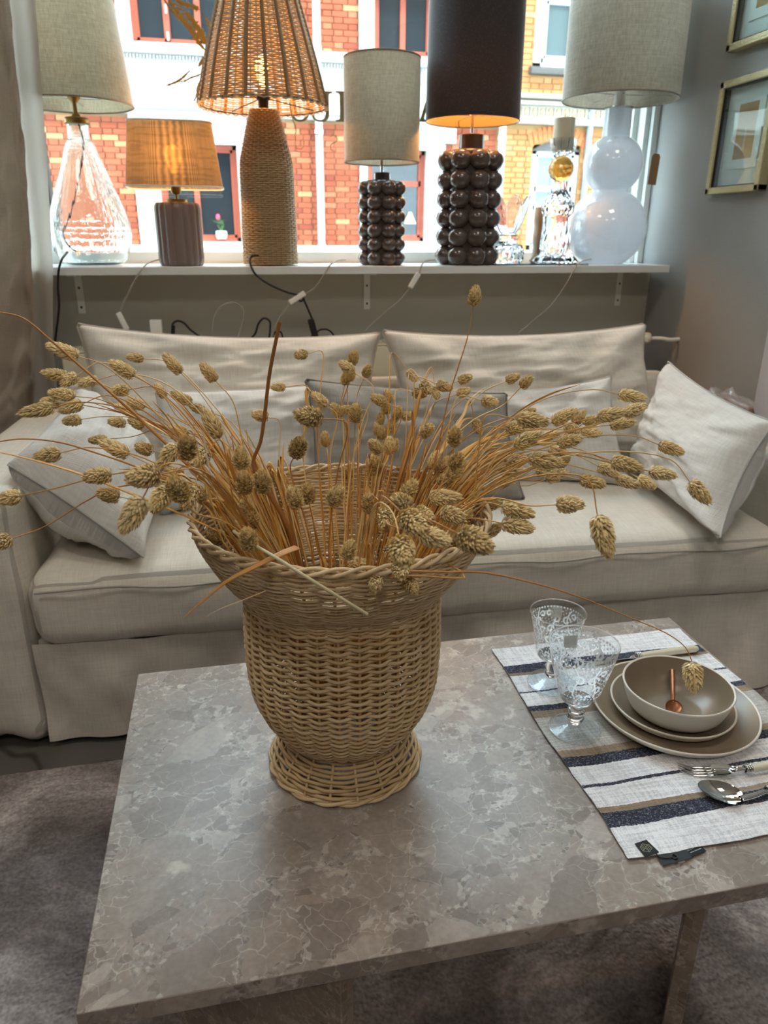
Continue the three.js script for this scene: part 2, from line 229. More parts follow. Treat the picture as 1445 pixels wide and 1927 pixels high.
function bricks(parent, list, colours, score, seed) {
  const r = rng(seed), unit = new THREE.BoxGeometry(1, 1, 1), mats = colours.map((c) => std({ color: c, roughness: .9 }));
  list.sort((a, b) => score(b) - score(a));
  const place = (o, [a, b, c, d]) => { o.position.set((a + b) / 2, (c + d) / 2, ZF - .02 + (r() - .5) * .006); o.scale.set(b - a, d - c, .04); };
  const cols = () => Math.floor(Math.pow(r(), 2.3) * mats.length);
  for (const q of list.slice(0, 300)) { const m = part('brick', unit, mats[cols()], parent); place(m, q); }
  const rest = list.slice(300), im = new THREE.InstancedMesh(unit, std({ color: 0xffffff, roughness: .9 }), rest.length), o = new THREE.Object3D(), c = new THREE.Color();
  rest.forEach((q, i) => { place(o, q); o.updateMatrix(); im.setMatrixAt(i, o.matrix); im.setColorAt(i, c.set(colours[cols()])); });
  im.name = 'brickwork'; im.userData.kind = 'stuff'; im.castShadow = im.receiveShadow = true; parent.add(im);
}
// a casement window: frame members, glazing; every pane a piece of its own
function casement(parent, x0, x1, y0, y1, cols, rows, mat, glass, z = ZF - .12, f = .05) {
  const w = part('window', [box(x0, x0 + f, y0, y1, z - .05, z + .04), box(x1 - f, x1, y0, y1, z - .05, z + .04), box(x0, x1, y0, y0 + f, z - .05, z + .04), box(x0, x1, y1 - f, y1, z - .05, z + .04)], mat, parent);
  const xs = cols, ys = rows;
  for (let i = 0; i < xs.length - 1; i++) for (let j = 0; j < ys.length - 1; j++) {
    const a = lerp(x0 + f, x1 - f, xs[i]), b = lerp(x0 + f, x1 - f, xs[i + 1]), c = lerp(y0 + f, y1 - f, ys[j]), d = lerp(y0 + f, y1 - f, ys[j + 1]), s = .035;
    part('sash', [box(a, a + s, c, d, z - .03, z + .025), box(b - s, b, c, d, z - .03, z + .025), box(a, b, c, c + s, z - .03, z + .025), box(a, b, d - s, d, z - .03, z + .025)], mat, w);
    part('pane', box(a + s, b - s, c + s, d - s, z - .012, z - .006), glass, w);
  }
  return w;
}
{
  const A = thing('brick_building', 'red brick house across the street with white plaster bands and red window frames', 'building', V(0, 0, 0));
  const W = [[-.99, .43, .9, 2.6], [-1.0, .47, 3.0, 5.2], [1.88, 3.04, .9, 2.6], [1.88, 3.0, 3.0, 4.2]]; // plastered window bays
  part('wall', backing(-9, 3.82, -.1, 7.2, W), M.mortar, A);
  part('plinth', box(-9, 3.82, -.1, .985, ZF - .03, ZF + .07, .01), M.facadeWhite, A);
  const list = []; rectBricks(list, -2.6, 3.76, .99, 2.49, W); rectBricks(list, -2.6, 3.76, 3.24, 4.6, W);
  bricks(A, list, [0xa8563a, 0xa04e34, 0xb05e40, 0xb66c4c, 0x944633, 0xc08a60], (q) => { const x = (q[0] + q[1]) / 2, y = (q[2] + q[3]) / 2; return (x > -2 && x < -.9 && y < 2.5 && y > 1 ? 3 : 0) + (x > .9 && x < 1.9 && y < 2.5 ? 3 : 0) + (x > 1.0 && x < 1.9 && y > 3.2 && y < 4.05 ? 2 : 0) + (q[1] - q[0]); }, 11);
  // the white band with its dentil course
  part('cornice', [box(-9, 3.82, 2.57, 3.06, ZF - .03, ZF + .05), box(-9, 3.82, 3.12, 3.17, ZF - .03, ZF + .16, .012), box(-9, 3.82, 3.17, 3.245, ZF - .03, ZF + .10, .012), box(-9, 3.82, 3.06, 3.12, ZF - .03, ZF + .07), box(-9, 3.82, 2.80, 2.815, ZF - .03, ZF + .065), box(-9, 3.82, 2.545, 2.60, ZF - .03, ZF + .11, .012), box(-9, 3.82, 2.49, 2.545, ZF - .03, ZF + .07, .01)], M.facadeWhite, A);
  const dent = new THREE.BoxGeometry(.022, .04, .05); for (let i = 0; i < 120; i++) part('dentil', dent, M.facadeWhite, A).position.set(-1.3 + i * .038, 3.093, ZF + .09);
  for (let i = 0; i < 16; i++) part('rosette', lathe([[.03, 0], [.03, .008], [.022, .012], [.012, .012], [.008, .018], [0, .018]], 12).rotateX(Math.PI / 2), M.facadeWhite, A).position.set(-.8 + i * .17, 2.93, ZF + .05);
  for (const [x0, x1, y0, y1, ox0, ox1, oy0, oy1] of [[-.99, .43, .985, 2.49, -.69, .29, 1.03, 2.18], [-1.0, .47, 3.2, 5.2, -.85, .36, 3.24, 5.1], [1.88, 3.04, .985, 2.49, 1.98, 2.79, 1.04, 2.18], [1.88, 3.0, 3.2, 4.2, 2.07, 2.86, 3.25, 4.0]])
    part('surround', [box(x0, ox0, y0, y1, ZF - .24, ZF + .04), box(ox1, x1, y0, y1, ZF - .24, ZF + .04), box(ox0, ox1, oy1, y1, ZF - .24, ZF + .04), box(ox0, ox1, y0, oy0, ZF - .24, ZF + .06)], M.facadeWhite, A);
  casement(A, -.69, .29, 1.03, 2.18, [0, .45, 1], [0, 1], M.redFrame, M.facadeGlass);
  casement(A, -.85, .36, 3.24, 5.1, [0, .32, .65, 1], [0, 1], M.redFrame, M.facadeGlass);
  casement(A, 1.98, 2.79, 1.04, 2.18, [0, 1], [0, .66, 1], M.redFrame, M.facadeGlass);
  casement(A, 2.07, 2.86, 3.25, 4.0, [0, .5, 1], [0, 1], M.redFrame, M.facadeGlass);
  for (const y of [3.30, 3.58]) for (const x of [-.86, -.44]) part('hinge', box(x - .012, x + .012, y, y + .09, ZF - .1, ZF - .06, .004), M.facadeWhite, A);
  part('letter_box_bracket', box(3.02, 3.16, 2.26, 2.44, ZF, ZF + .12, .01), M.facadeWhite, A);
  const dp = (x, n) => { const p = part('drainpipe', cyl(.045, .045, 8, 16, x, .3, ZF + .12), M.zinc, A); for (const y of [.95, 2.32, 3.24, 3.95]) part('collar', cyl(.054, .054, .05, 16, x, y, ZF + .12), M.zinc, p); };
  dp(1.335); dp(3.80);
  { const p = part('pot_plant', lathe([[0, 0], [.06, 0], [.075, .05], [.07, .1], [.05, .105]], 20).translate(.03, 1.06, ZF - .02), M.facadeWhite, A);
    const s = rng(3); part('flower', new THREE.SphereGeometry(.028, 12, 8).scale(1, 1.4, 1).translate(.0, 1.33, ZF - .02), std({ color: 0xd0486a, roughness: .7 }), p);
    part('leaf', Array.from({ length: 9 }, (_, i) => stalk([V(.03, 1.15, ZF - .02), V(.03 + (s() - .5) * .1, 1.25, ZF), V(.03 + (s() - .5) * .28, 1.26 + s() * .08, ZF + .02)], (u) => .009 * (1 - u * .8), 8, 4, .3)), std({ color: 0x6f9a52, roughness: .7 }), p); }
  { const p = part('lamp_shade', lathe([[.02, .15], [.09, 0], [.085, 0], [.018, .148]], 20).translate(2.60, 1.27, ZF - .10), M.facadeWhite, A); p.userData.label = 'white cone lamp shade behind the glass'; }
}
{
  const B = thing('brick_building', 'orange brick house across the street with white window frames and a carved stone band', 'building', V(0, 0, 0));
  const W = [[4.22, 5.3, 3.14, 5.2], [4.29, 5.02, .9, 2.36]];
  part('wall', backing(3.85, 12, -.1, 7.2, [[4.29, 5.24, 3.2, 4.09], [4.30, 5.01, .93, 2.30]]), std({ color: 0xb08a58, roughness: .95 }), B);
  part('plinth', box(3.85, 12, -.1, .93, ZF - .03, ZF + .05, .01), M.stone, B);
  const list = []; rectBricks(list, 3.87, 6.4, .94, 2.52, W); rectBricks(list, 3.87, 6.4, 2.90, 4.6, W);
  bricks(B, list, [0xbd8250, 0xb87a48, 0xc28c5a, 0xb07244, 0xc89866, 0xb4805a], (q) => { const x = (q[0] + q[1]) / 2, y = (q[2] + q[3]) / 2; return (x < 5.2 && y > 2.8 && y < 4.05 ? 2 : 0) + (x < 4.4 && y < 2.6 ? 2 : 0) + (x < 5.3 ? 1 : 0) + (q[1] - q[0]); }, 12);
  part('cornice', [box(3.85, 12, 2.83, 2.89, ZF - .03, ZF + .14, .02), box(3.85, 12, 2.755, 2.815, ZF - .03, ZF + .11, .02), box(3.85, 12, 2.62, 2.76, ZF - .03, ZF + .04), box(3.85, 12, 2.53, 2.61, ZF - .03, ZF + .09, .02)], M.stone, B);
  const egg = new THREE.SphereGeometry(.045, 10, 8).scale(.8, 1, .5), st = std({ color: 0xc9b48c, roughness: .85 }), dart = new THREE.BoxGeometry(.02, .1, .03);
  for (let i = 0; i < 22; i++) { part('egg', egg, st, B).position.set(3.92 + i * .115, 2.685, ZF + .045); part('dart', dart, M.stone, B).position.set(3.977 + i * .115, 2.685, ZF + .05); }
  part('surround', [box(4.22, 4.33, 3.2, 5.2, ZF - .2, ZF - .02), box(5.19, 5.3, 3.2, 5.2, ZF - .2, ZF - .02), box(4.22, 5.3, 3.2, 3.27, ZF - .2, ZF - .02), box(4.22, 5.3, 4.02, 4.1, ZF - .2, ZF - .02)], M.facadeWhite, B);
  casement(B, 4.3, 5.22, 3.26, 4.05, [0, .48, 1], [0, 1], M.facadeWhite, std({ color: 0x59676a, roughness: .08 }), ZF - .08, .07);
  part('window_ledge', [box(4.16, 5.4, 3.12, 3.19, ZF - .02, ZF + .10, .012), box(4.16, 5.4, 3.185, 3.215, ZF - .02, ZF + .06, .01)], M.slate, B);
  casement(B, 4.31, 5.0, .94, 2.24, [0, .52, 1], [0, .42, .63, 1], M.facadeWhite, M.facadeGlass2, ZF - .08, .06);
  const arch = new THREE.Shape(); arch.moveTo(4.29, 2.22); arch.lineTo(5.02, 2.22); arch.quadraticCurveTo(4.65, 2.47, 4.29, 2.22);
  part('arch_head', new THREE.ExtrudeGeometry(arch, { depth: .05, bevelEnabled: false }).translate(0, 0, ZF - .07), M.slate, B);
  const rowl = new THREE.BoxGeometry(.058, .17, .05); for (let i = 0; i < 13; i++) { const t = (i - 6) / 6, m = part('arch_brick', rowl, std({ color: 0xc57848, roughness: .9 }), B); m.position.set(4.655 + t * .40, 2.45 - t * t * .10, ZF - .015); m.rotation.z = -t * .32; }
  part('drainpipe', cyl(.04, .04, 3, 14, 5.09, .4, ZF + .05), std({ color: 0x8e9cab, roughness: .5 }), B);
}
// ---------------------------------------------------------------- sofa, cushions, curtains
// rounded block with crowned faces, welded and smooth
function softBox(w, h, d, r, seg, crown, bump) {
  let g = new THREE.BoxGeometry(w, h, d, seg[0], seg[1], seg[2]); g.deleteAttribute('normal'); g.deleteAttribute('uv'); g = mergeVertices(g, 1e-5);
  const p = g.attributes.position, q = V(0, 0, 0), n = V(0, 0, 0), hw = w / 2, hh = h / 2, hd = d / 2;
  for (let i = 0; i < p.count; i++) {
    const x = p.getX(i), y = p.getY(i), z = p.getZ(i);
    q.set(clamp(x, -hw + r, hw - r), clamp(y, -hh + r, hh - r), clamp(z, -hd + r, hd - r)); n.set(x, y, z).sub(q);
    if (n.lengthSq() < 1e-10) n.set(0, 0, 0); else n.normalize();
    q.addScaledVector(n, r); const e = (1 - (x / hw) ** 2) * (1 - (z / hd) ** 2), b = bump ? bump(x, y, z) : 0;
    if (y > 0) q.y += crown * e; q.addScaledVector(n, b); p.setXYZ(i, q.x, q.y, q.z);
  }
  g.computeVertexNormals(); return uvBox(g);
}
// pillow stretched between four corners a-b-c-d (bottom left, bottom right, top right, top left as seen from its face)
function pillow(a, b, c, d, t, seed, o = {}) {
  const n = o.n || 44, pinch = o.pinch ?? .06, P = [], U = [], I = [], nrm = b.clone().sub(a).cross(d.clone().sub(a)).normalize(), mid = a.clone().add(b).add(c).add(d).multiplyScalar(.25);
  const W = b.distanceTo(a), H = d.distanceTo(a), id = new Map();
  const vert = (i, j, s) => {
    const edge = i === 0 || j === 0 || i === n || j === n, key = (edge ? 0 : s) + ',' + i + ',' + j; if (id.has(key)) return id.get(key);
    const u = i / n * 2 - 1, v = j / n * 2 - 1, uu = u * (1 - pinch * (1 - v * v)), vv = v * (1 - pinch * (1 - u * u));
    const su = (uu + 1) / 2, sv = (vv + 1) / 2, p = a.clone().multiplyScalar((1 - su) * (1 - sv)).addScaledVector(b, su * (1 - sv)).addScaledVector(c, su * sv).addScaledVector(d, (1 - su) * sv);
    const prof = Math.pow(Math.max(0, (1 - u ** 2) * (1 - v ** 2)), .42), big = (fbm(u * 1.6 + seed, v * 1.6 + seed * 2, seed, 2) - .5) * .5;
    const cu = Math.abs(u), cv = Math.abs(v), fold = Math.sin((cu - cv) * 9 + 3 * fbm(u * 2, v * 2, seed + 3, 2)) * (cu * cv) * .012 * (o.fold ?? 1), wr = (fbm(u * 3 + 2 * v, v * 7 - u, seed + 5, 3) - .5) * .014 * (o.fold ?? 1);
    let thick = s * (t / 2) * prof * (1 + big) + (fold + wr) * prof * s;
    if (o.dent) thick -= s * o.dent * Math.exp(-((u - .1) ** 2 + (v - 1) ** 2) * 3) * prof;
    p.addScaledVector(nrm, thick); P.push(p.x, p.y, p.z); U.push(su * W, sv * H + (s < 0 ? 2 : 0)); id.set(key, P.length / 3 - 1); return P.length / 3 - 1;
  };
  for (const s of [1, -1]) for (let j = 0; j < n; j++) for (let i = 0; i < n; i++) { const q = [vert(i, j, s), vert(i + 1, j, s), vert(i + 1, j + 1, s), vert(i, j + 1, s)]; if (s < 0) q.reverse(); I.push(q[0], q[1], q[2], q[0], q[2], q[3]); }
  const g = new THREE.BufferGeometry(); g.setAttribute('position', new THREE.Float32BufferAttribute(P, 3)); g.setAttribute('uv', new THREE.Float32BufferAttribute(U, 2)); g.setIndex(I); g.computeVertexNormals();
  const rim = []; for (const [ax, bx, f] of [[0, 1, (k) => [k, 0]], [0, 1, (k) => [n, k]], [0, 1, (k) => [n - k, n]], [0, 1, (k) => [0, n - k]]]) for (let k = 0; k < n; k += 2) { const i = id.get('0,' + f(k).join(',')); rim.push(V(P[i * 3], P[i * 3 + 1], P[i * 3 + 2])); }
  return { g, seam: tube(rim, o.seam ?? .0032, 180, 5, true), mid };
}
function pillowThing(name, label, cat, corners, t, seed, mat, o) {
  const { g, seam, mid } = pillow(...corners, t, seed, o), q = thing(name, label, cat, mid, 0, o?.group); g.translate(-mid.x, -mid.y, -mid.z); seam.translate(-mid.x, -mid.y, -mid.z);
  part('cover', g, mat, q); part('piping', seam, mat, q); return q;
}
{
  const S = thing('sofa', 'white linen slipcovered sofa under the window shelf', 'sofa', V(.46, 0, -1.93), -.0466);
  const bm = (k, a) => (x, y, z) => (fbm(x * 4 + k, z * 5 + y * 6, k, 3) - .5) * a;
  part('seat_cushion', softBox(1.79, .178, .74, .055, [90, 14, 40], .03, bm(3, .018)).translate(0, .353, .105), M.sofa, S);
  part('seam', [stalk(Array.from({ length: 30 }, (_, i) => V(-.87 + i * .06, .413 + .004 * Math.sin(i * .9), .476 + .003 * Math.sin(i * 1.7))), () => .0025, 90, 5)], M.sofa, S);
  // back cushions, in the sofa's own axes
  const inv = new THREE.Matrix4().makeTranslation(.46, 0, -1.93).multiply(new THREE.Matrix4().makeRotationY(-.0466)).invert(), L = (x, y, z) => V(x, y, z).applyMatrix4(inv);
  for (const [cs, seed] of [[[L(-.44, .40, -2.02), L(.452, .40, -2.02), L(.445, .85, -2.16), L(-.40, .888, -2.19)], 4], [[L(.455, .40, -2.0), L(1.36, .40, -1.95), L(1.268, .868, -2.10), L(.448, .858, -2.15)], 9]]) { const { g, seam } = pillow(...cs, .25, seed, { n: 64, pinch: .11, fold: 3.6 }); const c = part('back_cushion', g, M.sofa, S); part('piping', seam, M.sofa, c); }
  part('back', softBox(1.98, .64, .08, .035, [40, 20, 4], .0, bm(6, .01)).translate(0, .38, -.345), M.sofa, S);
  for (const s of [-1, 1]) part('arm', softBox(.185, .615, .885, .045, [10, 40, 34], .012, (x, y, z) => (fbm(x * 5 + z * 4 + s * 9, y * 5 + 3, 8 + s, 3) - .5) * .03 + (y < -.1 ? .012 * Math.sin(z * 17 + x * 40 + y * 6) * (-.1 - y) * 4 : 0)).translate(s * .985, .322, .008), M.sofa, S);
  part('base', box(-.9, .9, .06, .27, -.32, .42), M.sofa, S);
  // gathered valance: front strip and arm fronts, wavy towards its hem
  const val = (x0, x1, y1, z0, k, A, nu) => sheet(nu, 24, (u, v) => { const x = lerp(x0, x1, u), y = lerp(.012 + .014 * fbm(x * 5, 1, k, 2), y1, v), d = 1 - v, w = (fbm(x * 6 + k, v * .8, k, 3) - .5) * A * (.35 + d) + .016 * Math.sin(x * 13 + k + Math.sin(x * 5) * 2) * d + .010 * Math.pow(Math.max(0, Math.sin(x * 23 + 2 * Math.sin(x * 7 + k))), 4) * (.4 + d); return V(x, y, z0 + w + .012 * d); }, x1 - x0, .3);
  part('valance', [val(-.905, .905, .275, .446, 3, .085, 190)], M.sofa, S);
}
pillowThing('pillow', 'big white linen cushion leaning on the left sofa arm in front of the curtain', 'cushion', [V(-.205, .475, -1.50), V(-.20, .475, -1.86), V(-.375, .755, -1.93), V(-.472, .66, -1.62)], .25, 31, M.pillowWhite, { pinch: .06, seam: .003, fold: 1.6 });
pillowThing('pillow', 'white linen cushion at the back left, partly behind the grey cushion', 'cushion', [V(-.19, .465, -1.80), V(.27, .465, -1.90), V(.26, .735, -2.01), V(-.185, .745, -1.93)], .14, 35, M.pillowWhite, { fold: 1.8 });
pillowThing('pillow', 'taupe grey linen cushion in the middle of the sofa behind the dried grass', 'cushion', [V(.185, .465, -1.73), V(.745, .465, -1.71), V(.738, .716, -1.87), V(.193, .77, -1.89)], .15, 38, M.pillowGrey, { pinch: .055, fold: 1.5 });
pillowThing('pillow', 'white linen cushion just to the right of the grey cushion', 'cushion', [V(.71, .465, -1.86), V(1.095, .46, -1.78), V(1.078, .742, -1.93), V(.70, .70, -2.0)], .14, 41, M.pillowWhite, { pinch: .10, fold: 1.6 });
pillowThing('pillow', 'big white linen cushion leaning on the right sofa arm below the picture frames', 'cushion', [V(1.15, .47, -1.88), V(1.08, .47, -1.36), V(1.285, .70, -1.50), V(1.235, .785, -1.90)], .21, 44, M.pillowWhite, { pinch: .105, dent: .03, seam: .003, fold: 2 });
// curtains: heavy crinkled linen in front, smooth sheer behind; the free edge follows the photograph
function curtain(edge, xl, z, folds, amp, seed, crink) {
  const xe = (y) => { for (let i = 0; i < edge.length - 1; i++) if (y >= edge[i + 1][0]) return lerp(edge[i + 1][1], edge[i][1], (y - edge[i + 1][0]) / (edge[i][0] - edge[i + 1][0])); return edge[edge.length - 1][1]; };
  return sheet(170, 300, (u, v) => { const y = lerp(.02, 3.35, v), x = lerp(xl, xe(y), u), ph = folds * u * 6.283 + (fbm(u * 3, v * 1.5, seed, 2) - .5) * 3; return V(x + .010 * Math.sin(ph * .5 + v * 2), y, z + amp * Math.sin(ph) + amp * .4 * Math.sin(ph * 2.3 + v * 3) + (.5 - Math.abs(2 * fbm(u * 13 + v * 7, v * 30 - u * 14, seed + 4, 3) - 1)) * crink); }, 1.8, 3.33);
}
tag(part('curtain', curtain([[3.35, -.38], [1.69, -.468], [1.44, -.484], [1.175, -.504], [.82, -.545], [.56, -.592], [.02, -.65]], -1.5, -2.37, 7, .026, 3, .045), phys({ color: 0xc4b6a4, roughness: .95, transmission: .25, thickness: 0, map: rep(linenTone, 4), bumpMap: rep(linenBump, 4), bumpScale: .001, side: THREE.DoubleSide })), 'beige crinkled linen curtain hanging at the far left beside the window', 'curtain');
tag(part('curtain', curtain([[3.35, -.35], [1.69, -.441], [1.2, -.478], [1.03, -.492], [.82, -.521], [.02, -.56]], -1.45, -2.425, 8, .012, 9, .002), phys({ color: 0xcfc8bf, roughness: 1, transmission: .45, thickness: 0, side: THREE.DoubleSide })), 'pale smooth lining curtain showing at the edge of the beige linen curtain', 'curtain');
{ const b = thing('wrapped_bundle', 'brown bundle wrapped in clear shiny plastic behind the right cushion', 'bundle', V(1.478, .612, -1.93));
  const blob = (r, k, a) => { let g = new THREE.IcosahedronGeometry(1, 12); g.deleteAttribute('normal'); g.deleteAttribute('uv'); g = mergeVertices(g, 1e-5); const p = g.attributes.position; for (let i = 0; i < p.count; i++) { const x = p.getX(i), y = p.getY(i), z = p.getZ(i), n = 1 + a * (fbm(x * 3 + k + z, y * 4 + z * 2, k, 3) - .5); p.setXYZ(i, x * n * r[0], y * n * r[1], z * n * r[2]); } g.computeVertexNormals(); return uvBox(g); };
  part('content', blob([.058, .06, .10], 5, .3), std({ color: 0x6d5848, roughness: .8 }), b); part('plastic_wrap', blob([.068, .069, .115], 15, .9), phys({ color: 0xffffff, roughness: .12, transmission: .85, thickness: 0 }), b); }
tag(part('board', box(1.541, 1.561, 0, 1.25, -1.90, -1.25, .004), std({ color: 0xb9b6bb, roughness: .6 })), 'pale grey upright board against the right wall at the edge of the photo', 'board');
// ---------------------------------------------------------------- lamps on the window shelf
const ZL = -2.555;
// woven wall: horizontal strands bulging out and in round upright stakes; profile is a list of [radius, y]
function weave(profile, n, gap, r, amp, o = {}) {
  const len = [0]; for (let i = 1; i < profile.length; i++) len.push(len[i - 1] + Math.hypot(profile[i][0] - profile[i - 1][0], profile[i][1] - profile[i - 1][1]));
  const at = (s) => { let i = 1; while (i < len.length - 1 && len[i] < s) i++; const t = clamp((s - len[i - 1]) / (len[i] - len[i - 1]), 0, 1), a = profile[i - 1], b = profile[i], L = Math.hypot(b[0] - a[0], b[1] - a[1]) || 1; return [lerp(a[0], b[0], t), lerp(a[1], b[1], t), (b[1] - a[1]) / L, -(b[0] - a[0]) / L]; };
  const rows = [], rad = o.rad || 5, per = o.per || 4, rr = rng(o.seed || 1), total = len[len.length - 1]; let k = 0;
  for (let s = gap / 2; s < total; s += gap, k++) {
    const [R, Y, nx, ny] = at(s), P = [], N = [], I = [], seg = n * per, ph = (k % 2) * Math.PI, jit = (rr() - .5) * gap * (o.jit ?? .25), rk = r * (1 + (rr() - .5) * .2);
    for (let i = 0; i <= seg; i++) {
      const th = i / seg * Math.PI * 2, w = Math.cos(n * th / 2 + ph), off = amp * Math.sign(w) * Math.pow(Math.abs(w), .7), dip = (o.dip || 0) * Math.cos(n * th) + jit * Math.sin(th * 3 + k) + (o.wob || 0) * (vnoise(th * 6, k * .7, 5) - .5);
      for (let j = 0; j <= rad; j++) {
        const a = j / rad * 6.2832, c = Math.cos(a), q = Math.sin(a), rx = R + nx * (off + c * rk) - ny * (dip + q * rk * (o.tall || 1)), y = Y + ny * (off + c * rk) + nx * (dip + q * rk * (o.tall || 1));
        P.push(rx * Math.sin(th), y, rx * Math.cos(th)); const m = nx * c - ny * q, my = ny * c + nx * q; N.push(m * Math.sin(th), my, m * Math.cos(th));
        if (i < seg && j < rad) { const e = i * (rad + 1) + j; I.push(e, e + rad + 1, e + 1, e + 1, e + rad + 1, e + rad + 2); }
      }
    }
    const g = new THREE.BufferGeometry(); g.setAttribute('position', new THREE.Float32BufferAttribute(P, 3)); g.setAttribute('normal', new THREE.Float32BufferAttribute(N, 3)); g.setIndex(I); rows.push(g);
  }
  return rows;
}
const stakes = (profile, n, r, every = 1, off = 0) => Array.from({ length: n }, (_, i) => i).filter((i) => i % every === 0).map((i) => { const th = (i + off) / n * Math.PI * 2; return stalk(profile.map(([R, y]) => V((R) * Math.sin(th), y, R * Math.cos(th))), () => r, Math.max(6, profile.length * 2), 5); });
function drumShade(parent, y0, y1, r0, r1, mat, inner, label) {
  const s = part('lamp_shade', lathe([[r0, y0], [r1, y1]], 96), mat, parent, label);
  if (inner) part('lining', lathe([[r0 - .0025, y0], [r1 - .0025, y1]], 96), inner, s);
  for (const [r, y] of [[r0, y0], [r1, y1]]) part('trim_ring', new THREE.TorusGeometry(r - .001, .0024, 8, 96).rotateX(Math.PI / 2).translate(0, y, 0), mat, s);
  const yy = y0 + .02; part('spider', [tube([V(-r0 + .002, yy, 0), V(0, yy - .004, 0), V(r0 - .002, yy, 0)], .0016, 12, 6), tube([V(0, yy - .004, 0), V(0, yy, r0 - .002)], .0016, 8, 6), tube([V(0, yy - .004, 0), V(0, yy, -r0 + .002)], .0016, 8, 6)], M.chrome, s);
  return s;
}
function bulb(parent, y, watts, col = 0xffb76a, r = .024) {
  const b = part('light_bulb', lathe([[0, -.03], [.013, -.03], [.0135, -.018], [r, .012], [r * .98, .026], [r * .7, .043], [0, .05]], 24).translate(0, y, 0), M.bulb, parent), l = new THREE.PointLight(col, watts); l.position.set(0, y + .01, 0); l.castShadow = true; l.shadow.radius = .9; parent.add(l); return b;
}
const sock = (parent, y0, y1, mat, r = .016) => { part('lamp_rod', cyl(.005, .005, y1 - y0, 12, 0, y0, 0), mat, parent); part('socket', lathe([[.008, y1 - .035], [r, y1 - .03], [r, y1 + .012], [r * .9, y1 + .016], [0, y1 + .016]], 24), mat, parent); };
{ // 1 clear bubble-glass demijohn lamp
  const T = thing('table_lamp', 'clear hammered glass bottle lamp with a wide oatmeal linen shade, beside the curtain', 'lamp', V(-.392, SILL, -2.585));
  const out = spline([[.070, .002], [.092, .010], [.108, .035], [.121, .085], [.1205, .118], [.108, .165], [.092, .21], [.073, .258], [.055, .305], [.045, .335], [.038, .350], [.0325, .357], [.031, .365], [.0305, .385], [.030, .40]], 90), inn = out.map(([r, y]) => [Math.max(r - .005, .001), Math.max(y, .010)]).reverse();
  const hb = dataTex(512, 512, (u, v) => { let m = 9; const X = u * 26, Y = v * 30, ix = Math.floor(X), iy = Math.floor(Y); for (let j = -1; j <= 1; j++) for (let i = -1; i <= 1; i++) { const cx = ((ix + i) % 26 + 26) % 26, cy = ((iy + j) % 30 + 30) % 30, dx = ix + i + .2 + .6 * hash(cx, cy, 5) - X, dy = iy + j + .2 + .6 * hash(cx, cy, 6) - Y; m = Math.min(m, dx * dx + dy * dy); } return clamp(m, 0, 1) * smooth(.92, .7, v) * smooth(.03, .1, v); });
  part('bottle', lathe([[0, .002], ...out, ...inn, [0, .010]], 96), phys({ color: 0xf6fbfa, roughness: 0, transmission: 1, thickness: .01, ior: 1.48, bumpMap: rep(hb, 2, 2), bumpScale: .0006 }), T);
  part('cap', lathe([[0, .398], [.034, .398], [.035, .402], [.035, .413], [.032, .416], [0, .416]], 40), M.brass, T, 'brass cap');
  part('lamp_rod', lathe([[.013, .416], [.012, .424], [.006, .428], [.0055, .452], [.007, .458]], 24), M.brass, T); part('socket', lathe([[.007, .455], [.017, .466], [.020, .48], [.020, .512], [0, .514]], 28), M.brass, T);
  part('inner_cord', tube([V(.004, .40, 0), V(.012, .355, .005), V(.004, .30, .02), V(-.02, .22, .03), V(-.05, .14, .04), V(-.072, .09, .055), V(-.052, .052, .066), V(-.036, .045, .084)], .0022, 60, 6), M.blackCord, T);
  drumShade(T, .450, .735, .168, .138, M.shadeLinen);
}
